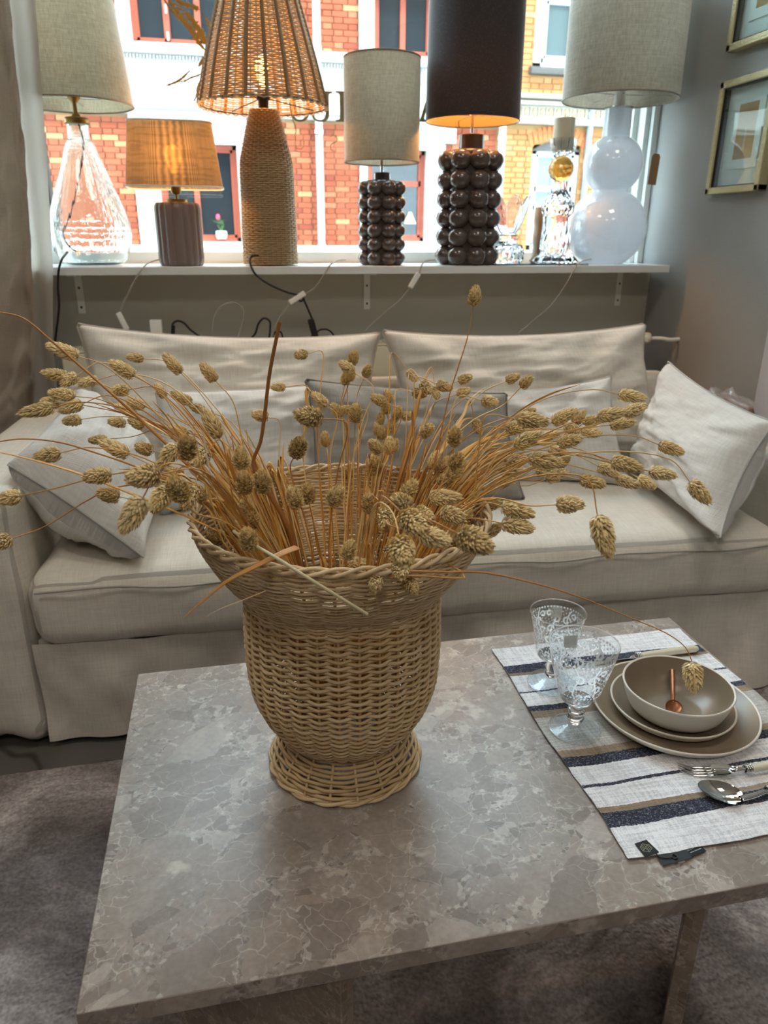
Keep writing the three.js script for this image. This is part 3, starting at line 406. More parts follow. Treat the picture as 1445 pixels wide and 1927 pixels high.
{ // 2 burlap shade on a ribbed jar; both oblong
  const T = thing('table_lamp', 'small lamp with a brown burlap shade, lit, on a dark ribbed taupe base', 'lamp', V(-.122, SILL, ZL));
  const ov = (n, f) => { const P = [], I = [], U = []; const [ny, fn] = f; for (let j = 0; j <= ny; j++) for (let i = 0; i <= n; i++) { const p = fn(i / n * Math.PI * 2, j / ny); P.push(p.x, p.y, p.z); U.push(i / n, j / ny); if (i < n && j < ny) { const k = j * (n + 1) + i; I.push(k, k + 1, k + n + 1, k + 1, k + n + 2, k + n + 1); } } const g = new THREE.BufferGeometry(); g.setAttribute('position', new THREE.Float32BufferAttribute(P, 3)); g.setAttribute('uv', new THREE.Float32BufferAttribute(U, 2)); g.setIndex(I); g.computeVertexNormals(); return g; };
  const sq = (th, a, b, e) => { const c = Math.sin(th), s = Math.cos(th); return [Math.sign(c) * a * Math.pow(Math.abs(c), e), Math.sign(s) * b * Math.pow(Math.abs(s), e)]; };
  const N = 17, ribs = ov(N * 12, [40, (th, v) => { const y = v * .185, e = Math.min(1, Math.pow(Math.sin(Math.min(1, Math.min(v * 7, (1 - v) * 9)) * Math.PI / 2), .5)), rib = 1 + .075 * (Math.abs(Math.cos(th * N / 2)) - .6), [x, z] = sq(th, .069 * rib * (.90 + .10 * e), .062 * rib * (.9 + .1 * e), .82); return V(x, y, z); }]);
  part('ribbed_base', [ribs, lathe([[.060, .184], [.03, .187], [0, .187]], 30), lathe([[0, .001], [.062, .001]], 30)], M.ceramicRib, T);
  part('cap', cyl(.033, .032, .009, 30, 0, .186, 0), M.brass, T); sock(T, .194, .245, M.brass);
  const s = part('lamp_shade', ov(96, [2, (th, v) => { const [x, z] = sq(th, lerp(.144, .122, v), lerp(.10, .082, v), .42); return V(x, lerp(.228, .406, v), z); }]), M.burlap, T, 'open weave brown burlap shade');
  for (const v of [0, 1]) part('trim_ring', tube(Array.from({ length: 48 }, (_, i) => { const [x, z] = sq(i / 48 * 6.2832, lerp(.145, .1225, v), lerp(.101, .0825, v), .42); return V(x, lerp(.228, .406, v), z); }), .0022, 192, 6, true), M.whitePlastic, s);
  bulb(T, .300, .06);
}
{ // 3 rattan lamp with a cone shade
  const T = thing('table_lamp', 'tall woven rattan bottle lamp with a lit cone shaped rattan shade', 'lamp', V(.160, SILL, -2.56));
  const body = spline([[.086, .004], [.0855, .10], [.083, .20], [.0815, .27], [.079, .31], [.069, .35], [.056, .40], [.047, .43], [.041, .452]], 60);
  part('base_weave', merge(weave(body, 34, .0062, .0026, .0019, { rad: 4, per: 4, seed: 3, tall: 1.1 })), M.rattanBase, T).userData.kind = 'stuff';
  part('base_core', lathe([[0, .003], ...body.map(([r, y]) => [r - .003, y]), [0, .452]], 48), std({ color: 0x8c6c42, roughness: .8 }), T);
  part('base_stake', merge(stakes(body.map(([r, y]) => [r + .0002, y]), 34, .0022)), M.rattanBase, T);
  for (let i = 0; i < 7; i++) part('tack', new THREE.SphereGeometry(.0022, 8, 6).translate(.087 * Math.sin((i - 3) * .3), .009, .087 * Math.cos((i - 3) * .3)), M.brass, T);
  part('socket', lathe([[.011, .452], [.015, .455], [.016, .478], [.021, .480], [.021, .487], [.018, .49], [.018, .505], [0, .507]], 28), M.black, T, 'black lamp socket'); bulb(T, .548, .12, 0xffb866, .019);
  const prof = [[.194, .462], [.184, .50], [.165, .575], [.136, .672], [.108, .765], [.104, .785]];
  const sh = part('shade_weave', merge([...weave(prof.slice(0, 5), 52, .0060, .0024, .0016, { rad: 4, per: 3, seed: 5, jit: .3 }), ...weave([[.108, .765], [.104, .785]], 52, .005, .0020, .0016, { rad: 4, per: 3 })]), M.rattan, T); sh.userData.kind = 'stuff';
  const up = merge(stakes(prof, 52, .0018)), rib = merge(stakes(prof.map(([r, y]) => [r + .002, y]), 20, .0055));
  part('shade_stake', up, M.rattan, T); part('shade_rib', rib, std({ color: 0x8a6a44, roughness: .7 }), T);
  const ring = (R, y, r) => new THREE.TorusGeometry(R, r, 8, 110).rotateX(Math.PI / 2).translate(0, y, 0), wire = std({ color: 0x35302b, metalness: .6, roughness: .5 });
  part('wire_ring', ring(.192, .463, .0022), wire, T); part('wire_ring', ring(.104, .785, .002), wire, T);
  part('wire_spider', [...Array.from({ length: 4 }, (_, i) => { const a = i * Math.PI / 2 + .5; return tube([V(.02 * Math.sin(a), .484, .02 * Math.cos(a)), V(.188 * Math.sin(a), .468, .188 * Math.cos(a))], .0016, 4, 6); })], wire, T);
  part('rim_binding', tube(Array.from({ length: 120 }, (_, i) => { const a = i / 120 * 6.2832; return V((.1945 + .002 * Math.cos(i * 2.1)) * Math.sin(a), .460 + .003 * Math.sin(i * 2.1), (.1945 + .002 * Math.cos(i * 2.1)) * Math.cos(a)); }), .0026, 480, 5, true), M.rattan, T);
  part('tag_string', [tube([V(.07, .455, .12), V(.075, .42, .12), V(.085, .385, .12), V(.083, .375, .12)], .001, 16, 5)], M.blackCord, T);
}
function bubbleLamp(label, x, z, R, rows, pitch, br, capR, capY, shadeArgs, inner, lit, bulbY) {
  const T = thing('table_lamp', label, 'lamp', V(x, SILL, z)), g = [], sph = new THREE.SphereGeometry(br, 20, 14);
  const rc = R - br; for (let k = 0; k < rows; k++) for (let i = 0; i < 8; i++) { const th = (i + .5) / 8 * 6.2832 + Math.atan2(-x, -z); g.push(sph.clone().scale(1.08, .98, 1.08).translate(rc * Math.sin(th), br * .96 + k * pitch, rc * Math.cos(th))); }
  const top = br * 1.9 + (rows - 1) * pitch; g.push(lathe([[0, .001], [rc * .9, .001], [rc, .008], [rc, top - .01], [rc * .86, top + .002], [capR * 1.05, top + .006], [0, top + .006]], 48));
  const b = part('bubble_base', g, M.ceramicBubble, T);
  part('collar', lathe([[capR, top], [capR, capY - .003], [capR - .003, capY], [0, capY]], 40), M.ceramicBubble, T); sock(T, capY, bulbY - .035, M.chrome, .015);
  drumShade(T, ...shadeArgs, inner, null); if (lit) bulb(T, bulbY, lit); return T;
}
bubbleLamp('shorter brown ceramic bubble lamp with a beige cylinder shade, unlit', .530, ZL, .0815, 6, .0425, .0238, .029, .284, [.314, .606, .1205, .1195, M.shadeBeige], null, 0, .40);
bubbleLamp('taller dark brown ceramic bubble lamp with a black gold lined shade, lit', .830, ZL, .1115, 6, .0585, .0325, .042, .403, [.442, .80, .152, .1495, M.shadeBlack], phys({ color: 0x86693a, roughness: .88, transmission: .5, thickness: 0 }), .5, .535);
{ // white opal glass gourd
  const T = thing('table_lamp', 'large white glossy glass gourd lamp with a grey drum shade next to the right wall', 'lamp', V(1.345, SILL, -2.56));
  const prof = []; for (let i = 0; i <= 40; i++) { const a = -1.05 + i / 40 * (1.05 + 1.13); prof.push([.136 * Math.cos(a), .119 + .133 * Math.sin(a)]); } for (let i = 0; i <= 36; i++) { const a = -.92 + i / 36 * (.92 + 1.08); prof.push([.099 * Math.cos(a), .324 + .096 * Math.sin(a)]); } prof.push([.0455, .413], [.045, .43], [.0445, .495]);
  const pr = prof.filter(([r, y], i) => y > .002);
  part('gourd', lathe([[.066, .001], ...pr], 96), phys({ color: 0xe9edf2, roughness: 1, transmission: .5, thickness: 0 }), T);
  part('glaze', lathe([[.0665, .0005], ...pr.map(([r, y]) => [r + .0012, y])], 96), phys({ color: 0xffffff, roughness: .02, transmission: 1, thickness: 0, ior: 1.6 }), T, 'clear glossy outer glass');
  part('collar', lathe([[.047, .494], [.047, .500], [0, .501]], 40), M.chrome, T); part('socket', lathe([[.0, .498], [.018, .499], [.018, .545], [.014, .552], [0, .552]], 24), M.whitePlastic, T);
  drumShade(T, .522, .86, .190, .1885, M.shadeGrey, null);
}
// ---------------------------------------------------------------- glass pieces on the shelf
const flat = (g) => { g = g.index ? g.toNonIndexed() : g; g.computeVertexNormals(); return g; };
M.crystal = phys({ color: 0xf4f8ff, roughness: 0, transmission: 1, thickness: .02, ior: 1.54 });
const cut = (pts, n, amp, tw) => { const g = lathe(pts, n), p = g.attributes.position; for (let i = 0; i < p.count; i++) { const x = p.getX(i), y = p.getY(i), z = p.getZ(i), th = Math.atan2(x, z), k = 1 + amp(y) * Math.cos(th * n / 2 + tw * y); p.setX(i, x * k); p.setZ(i, z * k); } return flat(g); };
tag(part('glass_tray', box(.915, 1.25, SILL, SILL + .006, -2.64, -2.475, .0025), phys({ color: 0xcfeee6, roughness: 0, transmission: 1, thickness: .006 })), 'thin greenish clear glass tray under the two crystal pieces', 'tray');
{ const T = thing('candle_holder', 'tall cut crystal candle holder on the glass tray, amber reflection coloured into its ball', 'candle holder', V(1.150, SILL + .0065, -2.55));
  part('foot', cut([[0, 0], [.080, 0], [.083, .006], [.074, .018], [.058, .028], [.046, .034], [0, .036]], 28, (y) => (y > .004 && y < .03 ? .03 : 0), 0), M.crystal, T);
  part('column', cut([[0, .034], [.046, .034], [.052, .045], [.050, .075], [.048, .105], [.047, .135], [.049, .155], [.054, .172], [.056, .186], [.048, .204], [.034, .222], [.026, .236], [.0245, .262], [0, .264]], 26, (y) => (y > .05 ? .05 : 0), 130), M.crystal, T);
  part('ball', flat(new THREE.IcosahedronGeometry(.043, 3).scale(1, .95, 1).translate(0, .301, 0)), phys({ color: 0xc79a4a, roughness: .05, transmission: .75, thickness: .02, ior: 1.5 }), T, 'faceted glass ball with the amber reflection put into its colour');  // amber reflection in the knob is put into the glass colour
  part('cup', cut([[0, .340], [.020, .340], [.034, .350], [.042, .366], [.047, .392], [.0435, .392], [.038, .370], [.030, .356], [0, .356]], 22, (y) => (y > .345 ? .05 : 0), 0), M.crystal, T); }
{ const T = thing('pillar_candle', 'cream pillar candle standing in the cup of the tall crystal holder', 'candle', V(1.150, SILL + .364, -2.55));
  part('wax', lathe([[0, 0], [.0335, 0], [.0345, .002], [.0345, .094], [.032, .097], [.012, .094], [0, .093]], 40), phys({ color: 0xd9d2b8, roughness: .5, transmission: .15, thickness: 0 }), T); part('wick', tube([V(0, .092, 0), V(.0005, .104, 0), V(.001, .114, 0)], .0011, 6, 5), M.black, T); }
{ const g = sheet(10, 22, (u, v) => { const th = u * 6.283, y = v * .182, r = .0225 + .0012 * Math.sin(y * 90 + Math.sin(th * 3)) + .002 * (fbm(th * 2, y * 60, 3, 2) - .5); return V(r * Math.sin(th), y, r * Math.cos(th)); });
  const T = thing('pillar_candle', 'narrow taupe textured pillar candle behind the tall crystal holder', 'candle', V(1.118, SILL + .0065, -2.615)); part('wax', [g, lathe([[.0226, .182], [.006, .184], [0, .184]], 20)], std({ color: 0x8f8270, roughness: .75 }), T); }
{ const T = thing('crystal_bowl', 'small tulip shaped crystal bowl with a spiky petal rim on the glass tray', 'bowl', V(.974, SILL + .0065, -2.55));
  part('foot', cut([[0, 0], [.052, 0], [.058, .012], [.057, .035], [.050, .055], [.036, .064], [.032, .070], [.036, .078], [.036, .088], [.030, .094], [0, .095]], 26, (y) => (y > .005 && y < .06 ? .05 : 0), 60), M.crystal, T);
  const pet = (u, v, t) => { const th = u * 6.2832, lobe = Math.pow(Math.abs(Math.cos(th * 3.5 + .4)), .7), top = .172 + .045 * lobe, y = lerp(.094, top, v), r = lerp(.026, .066, Math.pow(v, .7)) * (1 - .06 * (1 - lobe) * v) + .006 * lobe * v - t; return V(r * Math.sin(th), y + t * .8 * (1 - v), r * Math.cos(th)); };
  part('petal_cup', [sheet(84, 14, (u, v) => pet(u, v, 0)), sheet(84, 14, (u, v) => pet(1 - u, v, .004)), sheet(84, 1, (u, v) => pet(u, 1, v * .004)), sheet(84, 1, (u, v) => pet(1 - u, 0, v * .004))], M.crystal, T); }
{ const T = thing('price_tag', 'brown kraft paper price tag hanging on a string from the white gourd lamp shade', 'tag', V(1.468, 1.335, -2.50), .1);
  const s = new THREE.Shape(); s.moveTo(-.0165, -.048); s.lineTo(.0165, -.048); s.lineTo(.0165, .040); s.lineTo(.010, .048); s.lineTo(-.010, .048); s.lineTo(-.0165, .040); s.closePath(); const h = new THREE.Path(); h.absarc(0, .037, .004, 0, 6.283, true); s.holes.push(h);
  const o = part('card', new THREE.ExtrudeGeometry(s, { depth: .0008, bevelEnabled: false }), std({ color: 0x8e7350, roughness: .9 }), T); o.rotation.z = -.05;
  part('string', tube([V(.002, .037, .0005), V(.006, .10, -.02), V(.010, .205, -.04)], .0006, 12, 5), M.whitePlastic, T); }
// ---------------------------------------------------------------- cords hanging over the shelf edge
const ZC = -2.432, px = (z, pts) => pts.map(([x, y, q]) => onZ(x, y, q ?? z));
const lampOf = (k) => scene.children.find((o) => o.name === 'table_lamp' + (k ? '_00' + k : ''));
function wire(owner, pts, mat, r, seg = 60, name = 'power_cord', z = ZC) { const o = owner.isScene ? V(0, 0, 0) : owner.getWorldPosition(V(0, 0, 0)); return part(name, tube(px(z, pts).map((p) => p.sub(o)), r, seg, 7), mat, owner); }
function inline(parent, a, b, w, mat, name = 'switch', z = ZC) { scene.updateMatrixWorld(true); const o = parent.getWorldPosition(V(0, 0, 0)), A = onZ(...a, z).sub(o), B = onZ(...b, z).sub(o), d = B.clone().sub(A), m = part(name, uvBox(new RoundedBoxGeometry(w, d.length(), w * .8, 2, w * .25)), mat, parent); m.position.copy(A).add(B).multiplyScalar(.5); m.quaternion.setFromUnitVectors(V(0, 1, 0), d.normalize()); return m; }
wire(lampOf(0), [[127, 474, -2.50], [122, 480, -2.46], [116, 489], [111, 505], [109, 540], [111, 575], [104, 640], [97, 700]], M.blackCord, .0034, 70);
{ const c = wire(lampOf(2), [[486, 481, -2.475], [474, 482, -2.468], [470, 489, -2.445], [473, 503], [482, 518], [508, 536], [540, 550], [562, 556], [571, 562], [566, 567], [561, 561], [567, 556], [575, 572], [588, 602]], M.blackCord, .0034, 130);
  inline(c, [584, 600], [594, 636], .021, M.black); wire(c, [[594, 634], [590, 643], [583, 641], [584, 634], [592, 632], [600, 622], [614, 620], [625, 627], [631, 640], [631, 652]], M.blackCord, .003, 80, 'cord_end'); }
{ const c = wire(lampOf(1), [[302, 488, -2.50], [290, 491, -2.47], [276, 497, -2.44], [262, 513], [246, 542], [236, 562], [226, 584]], M.clearCord, .0022); inline(c, [222, 588], [239, 621], .017, M.whitePlastic); }
{ const c = wire(lampOf(3), [[650, 489, -2.50], [634, 491, -2.46], [621, 499, -2.44], [605, 524], [590, 543], [574, 553]], M.clearCord, .0022); inline(c, [574, 551], [544, 570], .017, M.whitePlastic); wire(c, [[545, 569], [528, 595], [516, 620], [510, 650]], M.clearCord, .0022, 30, 'cord_end'); }
{ const c = wire(lampOf(4), [[820, 489, -2.49], [802, 491, -2.46], [794, 498, -2.44], [789, 515]], M.clearCord, .0022, 40); inline(c, [788, 514], [771, 542], .017, M.whitePlastic); wire(c, [[772, 541], [752, 565], [722, 590], [690, 620], [676, 640]], M.clearCord, .0018, 30, 'cord_end'); }
wire(lampOf(5), [[1112, 488, -2.50], [1098, 491, -2.46], [1086, 499, -2.44], [1062, 540], [1036, 575], [1005, 602], [975, 628]], M.clearCord, .0022);
const loose = (label, pts, mat, r) => tag(wire(scene, pts, mat, r, 70, 'extension_cord', -2.44), label, 'cord');
{ const c = loose('short black cord rising from a black plug beside the white adapter', [[326, 625], [325, 610], [334, 604], [346, 608], [360, 622], [382, 636], [408, 645], [430, 652]], M.blackCord, .0034); inline(c, [326, 612], [325, 640], .012, M.black, 'plug', -2.44); }
loose('black cord arching above the middle of the left back cushion', [[455, 655], [466, 643], [480, 628], [487, 608], [497, 599], [507, 604], [508, 622], [504, 652]], M.blackCord, .0034);
loose('small black cord loop beside the tip of the tall dry stalk', [[513, 652], [514, 632], [520, 624], [528, 625], [532, 636], [531, 652]], M.blackCord, .003);
loose('clear looped cord above the left back cushion', [[399, 640], [400, 612], [406, 588], [420, 574], [440, 570], [456, 580], [458, 598], [452, 620], [446, 642]], M.clearCord, .0022);
{ const c = thing('power_adapter', 'white plug adapter standing on the radiator behind the left back cushion', 'adapter', onZ(296, 636, -2.455)); part('body', box(-.0185, .0185, -.01, .056, -.014, .014, .004), M.whitePlastic, c); }
// ---------------------------------------------------------------- framed pictures on the right wall
const artTex = (seed) => { const c = document.createElement('canvas'); c.width = 160; c.height = 224; const x = c.getContext('2d'); x.fillStyle = '#a77f56'; x.fillRect(0, 0, 160, 224); const r = rng(seed); for (let i = 0; i < 900; i++) { x.fillStyle = `rgba(${90 + r() * 90},${60 + r() * 60},${30 + r() * 40},.18)`; x.fillRect(r() * 160, r() * 224, 2 + r() * 8, 1); } x.fillStyle = '#8f7d74'; x.fillRect(54, 120, 40, 70); x.fillStyle = '#b99d86'; x.fillRect(72, 100, 18, 90); const t = new THREE.CanvasTexture(c); t.colorSpace = THREE.SRGBColorSpace; return t; };
function picture(label, y0, y1, seed) {
  const z0 = -2.288, z1 = -2.036, T = thing('picture_frame', label, 'picture', V(XR, (y0 + y1) / 2, (z0 + z1) / 2)), h = (y1 - y0) / 2, w = (z1 - z0) / 2, f = .020, D = .032;
  const gold = std({ color: 0xb9ae84, metalness: .35, roughness: .42, bumpMap: rep(dataTex(64, 64, (u, v) => vnoise(u * 8, v * 40, 3, 8, 40)), 30), bumpScale: .0015 });
  part('moulding', [box(-D, 0, -h, -h + f, -w, w, .003), box(-D, 0, h - f, h, -w, w, .003), box(-D, 0, -h, h, -w, -w + f, .003), box(-D, 0, -h, h, w - f, w, .003)], gold, T, 'pale gold hammered moulding');
  part('rebate', [box(-D + .006, -.001, -h + f, h - f, -w + f, -w + f + .003), box(-D + .006, -.001, -h + f, h - f, w - f - .003, w - f), box(-D + .006, -.001, -h + f, -h + f + .003, -w + f, w - f), box(-D + .006, -.001, h - f - .003, h - f, -w + f, w - f)], M.black, T);
  part('mat', box(-.006, -.001, -h + f, h - f, -w + f, w - f), std({ color: 0xd4d6d8, roughness: .9 }), T); part('inner_mat', box(-.009, -.006, -h + .068, h - .062, -w + .056, w - .056), std({ color: 0xdcdedf, roughness: .9 }), T);
  const a = part('print', new THREE.PlaneGeometry(.086, .150), std({ map: artTex(seed), roughness: .9 }), T); a.rotation.y = -Math.PI / 2; a.position.set(-.0096, .012, 0);
  part('glazing', box(-.0235, -.0215, -h + f - .002, h - f + .002, -w + f - .002, w - f + .002), M.pane, T);
}
picture('lower gold framed print on the right wall, fully visible', 1.246, 1.562, 4);
picture('upper gold framed print on the right wall, cut off by the photo edge', 1.640, 1.956, 9);
// ---------------------------------------------------------------- lettering and gold drawing on the window glass
const font = await new FontLoader().loadAsync('fonts/droid/droid_serif_regular.typeface.json');
const ZP = ZG + .0045, olive = std({ color: 0x6d6848, roughness: .6 }), goldLine = std({ color: 0x94702a, roughness: .55, metalness: .3 });
{ const T = thing('window_lettering', 'large and small mirrored shop lettering on the window glass, read from the street', 'lettering');
  const cap = (ch, x0, x1, y0 = 172, y1 = 229) => { const g = new TextGeometry(ch, { font, size: 1, depth: .01, curveSegments: 6 }); g.computeBoundingBox(); const b = g.boundingBox, A = onZ(x0, y1, ZP), B = onZ(x1, y0, ZP); g.translate(-(b.min.x + b.max.x) / 2, -b.min.y, 0); g.scale((B.x - A.x) / (b.max.x - b.min.x), (B.y - A.y) / (b.max.y - b.min.y), .08); g.rotateY(Math.PI); const m = part('letter', g, olive, T); m.position.set((A.x + B.x) / 2, A.y, ZP + .0005); };
  cap('U', 580, 625); cap('I', 632, 655); cap('A', 786, 832); cap('O', 545, 582);
  const st = (x, y, paths) => { const c = onZ(x, y, ZP), k = onZ(x + 10, y, ZP).x - c.x; part('letter', paths.map((p) => stalk(p.map(([a, b]) => V(c.x + a * k / 10, c.y - b * k / 10, ZP)), () => .0017, 40, 6)), goldLine, T); };
  const arc = (cx, cy, rx, ry, a0, a1, n = 16) => Array.from({ length: n + 1 }, (_, i) => { const a = lerp(a0, a1, i / n) * D2R; return [cx + rx * Math.cos(a), cy + ry * Math.sin(a)]; });
  st(628, 269, [[[-6, -9], ...arc(0, -7, 6.5, 6.5, 200, 360 + 70).slice(2), ...arc(0, 7, 6.5, 6.5, -70 - 40, -250 - 40, 14)]]);
  st(597, 267, [[[-7, -13], [0, -13], [7, -13]], [[0, -13], [0, 0], [0, 13]]]);
  st(563, 266, [[[8, -13], [8, 4], ...arc(0, 5, 8, 8, 10, 170), [-8, 4], [-8, -13]]]);
  st(529, 265, [[[7, -13], [7, 0], [7, 13]], [[7, -13], ...arc(5, 0, 13, 13, 270, 90, 20), [7, 13]]]);
  st(497, 264, [[[0, -13], [0, 0], [0, 13]]]); st(466, 262, [arc(0, 0, 13, 13.5, 0, 350, 30)]); }
{ const T = thing('window_decal', 'gold feathery leaf drawing on the window glass behind the rattan shade', 'window drawing');
  const fr = (pts, w, bumps, seed) => { const r = rng(seed), f = Array.from({ length: 40 }, () => r()); part('stroke', stalk(pts.map(([x, y]) => onZ(x, y, ZP)), (u) => .16 * w * (.25 + Math.sin(Math.PI * clamp(u, .02, .98)) * .5 + bumps * Math.pow(f[Math.floor(u * 39)], 3)), 60, 8, 9), goldLine, T); };
  fr([[296, -30], [312, 4], [330, 26], [352, 50], [372, 78], [388, 96], [402, 106]], .0034, 1.1, 3); fr([[310, -16], [325, 10], [340, 30], [362, 56], [384, 80], [402, 98]], .0036, 1.3, 5); fr([[318, -14], [340, 5], [362, 12], [375, 18]], .005, 1.2, 7); fr([[350, 22], [362, 38], [376, 58], [390, 82], [402, 95]], .006, 1.1, 9);
  fr([[386, 30], [393, 45], [398, 58], [405, 76]], .004, 1, 11); fr([[400, 40], [408, 50], [414, 60]], .004, .8, 13); fr([[398, 101], [388, 108], [380, 116], [374, 125]], .005, .8, 15); fr([[357, 133], [345, 145], [336, 152], [325, 157], [313, 161]], .0028, 1.0, 17); fr([[386, 134], [372, 142], [360, 146], [348, 152], [338, 155]], .002, 1, 19); fr([[376, 152], [372, 166], [371, 178], [365, 190]], .003, .9, 21); fr([[426, -6], [430, 8], [433, 16]], .002, .5, 23);
  for (let i = 0; i < 9; i++) { const t = i / 8; fr([[lerp(318, 392, t), lerp(6, 92, t)], [lerp(330, 396, t), lerp(8, 84, t)], [lerp(344, 402, t), lerp(14, 80, t)]], .002, .6, 30 + i); } }
// ---------------------------------------------------------------- coffee table and the place setting
const TOP = .40;
{ const T = thing('coffee_table', 'grey brown marble slab coffee table on marble panel legs in front of the sofa', 'table', V(.3235, 0, -.8555));
  const t = new RoundedBoxGeometry(1.0295, .0255, .611, 2, .0016).translate(0, TOP - .01275, 0), p = t.attributes.position, n = t.attributes.normal, uv = new Float32Array(p.count * 2);
  for (let i = 0; i < p.count; i++) { const ny = Math.abs(n.getY(i)) > .5; uv[i * 2] = (p.getX(i) + .515) / 1.03; uv[i * 2 + 1] = ny ? (.3055 - p.getZ(i)) / .611 : (p.getY(i) * 1.0 + (Math.abs(n.getX(i)) > .5 ? p.getZ(i) : 0)) / .611; if (!ny && Math.abs(n.getX(i)) > .5) uv[i * 2] = p.getZ(i); }
  t.setAttribute('uv', new THREE.BufferAttribute(uv, 2)); part('tabletop', t, M.marbleTop, T);
  for (const s of [1, -1]) { const l = part('leg', box(-.011, .011, .013, TOP - .0256, -.38, 0, .0015), M.marbleSide, T); l.position.set(s > 0 ? .186 : -.242, 0, .290); l.rotation.y = -s * 40.6 * D2R; } }
// striped linen runner
const ST = [[-1.112, 'w'], [-1.052, 'k'], [-1.027, 'b'], [-1.019, 'w'], [-.972, 'k'], [-.968, 'w'], [-.929, 'k'], [-.915, 'b'], [-.898, 'g'], [-.816, 'b'], [-.801, 'k'], [-.781, 'w'], [-.743, 'k'], [-.737, 'w'], [-.697, 'b'], [-.687, 'k'], [-.662, 'w'], [-.60, 'w']];
const matTex = dataTex(512, 1024, (u, v, x, y, o) => {
  const z = lerp(-.611, -1.112, v) + (vnoise(u * 160, v * 90, 3) - .5) * .0016 + (vnoise(u * 9, 2, 4) - .5) * .004; let c = 'w'; for (let i = 0; i < ST.length - 1; i++) if (z >= ST[i][0] && z < ST[i + 1][0]) c = ST[i][1];
  const wv = vnoise(x / 1.6, y / 1.6, 5), sl = vnoise(u * 14, v * 300, 7), th = vnoise(u * 200, v * 10, 8), k = .96 + .16 * (wv - .5) + .14 * (sl - .5) + .12 * (th - .5);
  const C = { w: [.985, .985, 1.0], k: wv > .70 ? [.52, .53, .58] : [.25, .265, .32], b: [.64, .57, .49], g: [.80, .785, .76] }[c]; for (let i = 0; i < 3; i++) o[i] = C[i] * k; return o;
}, true);
{ const wav = (x, z) => .0022 * fbm(x * 11, z * 16, 4, 2) + .004 * Math.exp(-(((z + .667) / .016) ** 2)) * smooth(.55, .72, x) + .0022 * Math.sin(z * 60 + x * 14) * .35;
  const at = (u, v, dy) => { const z = lerp(-.6115, -1.109, v), x0 = .4395 + .003 * Math.sin(v * 9) , x1 = lerp(.838, .826, v), x = lerp(x0, x1, u); return V(x + .0012 * (vnoise(z * 200, 1) - .5), TOP + .0016 + wav(x, z) + dy, z + .004 * (vnoise(x * 30, 2, 3) - .5) * (v < .02 || v > .98 ? 1 : 0)); };
  const g = sheet(90, 120, (u, v) => at(u, v, .0014)), b = sheet(90, 120, (u, v) => at(1 - u, v, 0)), e = [sheet(120, 1, (u, v) => at(0, 1 - u, lerp(0, .0014, v))), sheet(120, 1, (u, v) => at(1, u, lerp(0, .0014, v))), sheet(90, 1, (u, v) => at(u, 0, lerp(0, .0014, v))), sheet(90, 1, (u, v) => at(1 - u, 1, lerp(0, .0014, v)))];
  const T = thing('placemat', 'white linen placemat with navy and tan stripes under the plates', 'placemat', V(0, 0, 0));
  part('cloth', [g, b, ...e], phys({ map: matTex, roughness: .95, specularIntensity: .2, bumpMap: rep(linenBump, 3, 4), bumpScale: .0008 }), T);
  // sewn-on and hanging tags at the near corner
  const card = (a, b2, c, d, map, mat, y) => { const P = [a, b2, c, d].map(([x, yy, h]) => onY(x, yy, y + (h || 0))), g2 = new THREE.BufferGeometry(), th = V(0, .0007, 0), Q = [...P.map((q) => q.clone().add(th)), ...P], pos = [], uv = [[0, 0], [1, 0], [1, 1], [0, 1]], U = []; const f = (i, k) => { pos.push(...Q[i].toArray()); U.push(...uv[k]); }; for (const [i, j, k] of [[0, 1, 2], [0, 2, 3]]) { f(i, i); f(j, j); f(k, k); } for (const [i, j, k] of [[4, 6, 5], [4, 7, 6]]) { f(i, i - 4); f(j, j - 4); f(k, k - 4); } for (let i = 0; i < 4; i++) { const j = (i + 1) % 4; for (const q of [i, i + 4, j + 4, i, j + 4, j]) f(q, 0); } g2.setAttribute('position', new THREE.Float32BufferAttribute(pos, 3)); g2.setAttribute('uv', new THREE.Float32BufferAttribute(U, 2)); g2.computeVertexNormals(); return g2; };
  const canv = (w, h, draw) => { const c = document.createElement('canvas'); c.width = w; c.height = h; draw(c.getContext('2d')); const t = new THREE.CanvasTexture(c); t.colorSpace = THREE.SRGBColorSpace; return std({ map: t, roughness: .7 }); };
  const logo = canv(160, 240, (x) => { x.fillStyle = '#0c0d0f'; x.fillRect(0, 0, 160, 240); x.strokeStyle = '#a8a288'; x.lineWidth = 5; const hx = [[80, 40], [135, 80], [135, 150], [80, 190], [25, 150], [25, 80]]; x.beginPath(); hx.forEach(([a, b3], i) => (i ? x.lineTo(a, b3) : x.moveTo(a, b3))); x.closePath(); x.stroke(); x.beginPath(); x.moveTo(25, 150); x.lineTo(80, 115); x.lineTo(135, 80); x.moveTo(45, 70); x.lineTo(45, 136); x.moveTo(65, 55); x.lineTo(65, 124); x.moveTo(90, 52); x.lineTo(90, 108); x.moveTo(112, 66); x.lineTo(112, 94); x.moveTo(80, 115); x.lineTo(80, 188); x.moveTo(80, 140); x.lineTo(133, 106); x.moveTo(80, 164); x.lineTo(133, 130); x.stroke(); });
  const care = canv(256, 160, (x) => { x.fillStyle = '#0a0b0d'; x.fillRect(0, 0, 256, 160); x.strokeStyle = x.fillStyle = '#d8d8d8'; x.lineWidth = 4; for (let i = 0; i < 4; i++) { const cx = 40 + i * 56; x.strokeRect(cx - 16, 40, 32, 28); x.beginPath(); x.moveTo(cx - 18, 36); x.lineTo(cx + 18, 72); if (i % 2) { x.moveTo(cx + 18, 36); x.lineTo(cx - 18, 72); } x.stroke(); } x.fillRect(40, 100, 70, 7); x.fillRect(118, 100, 54, 7); x.fillRect(180, 100, 46, 7); });
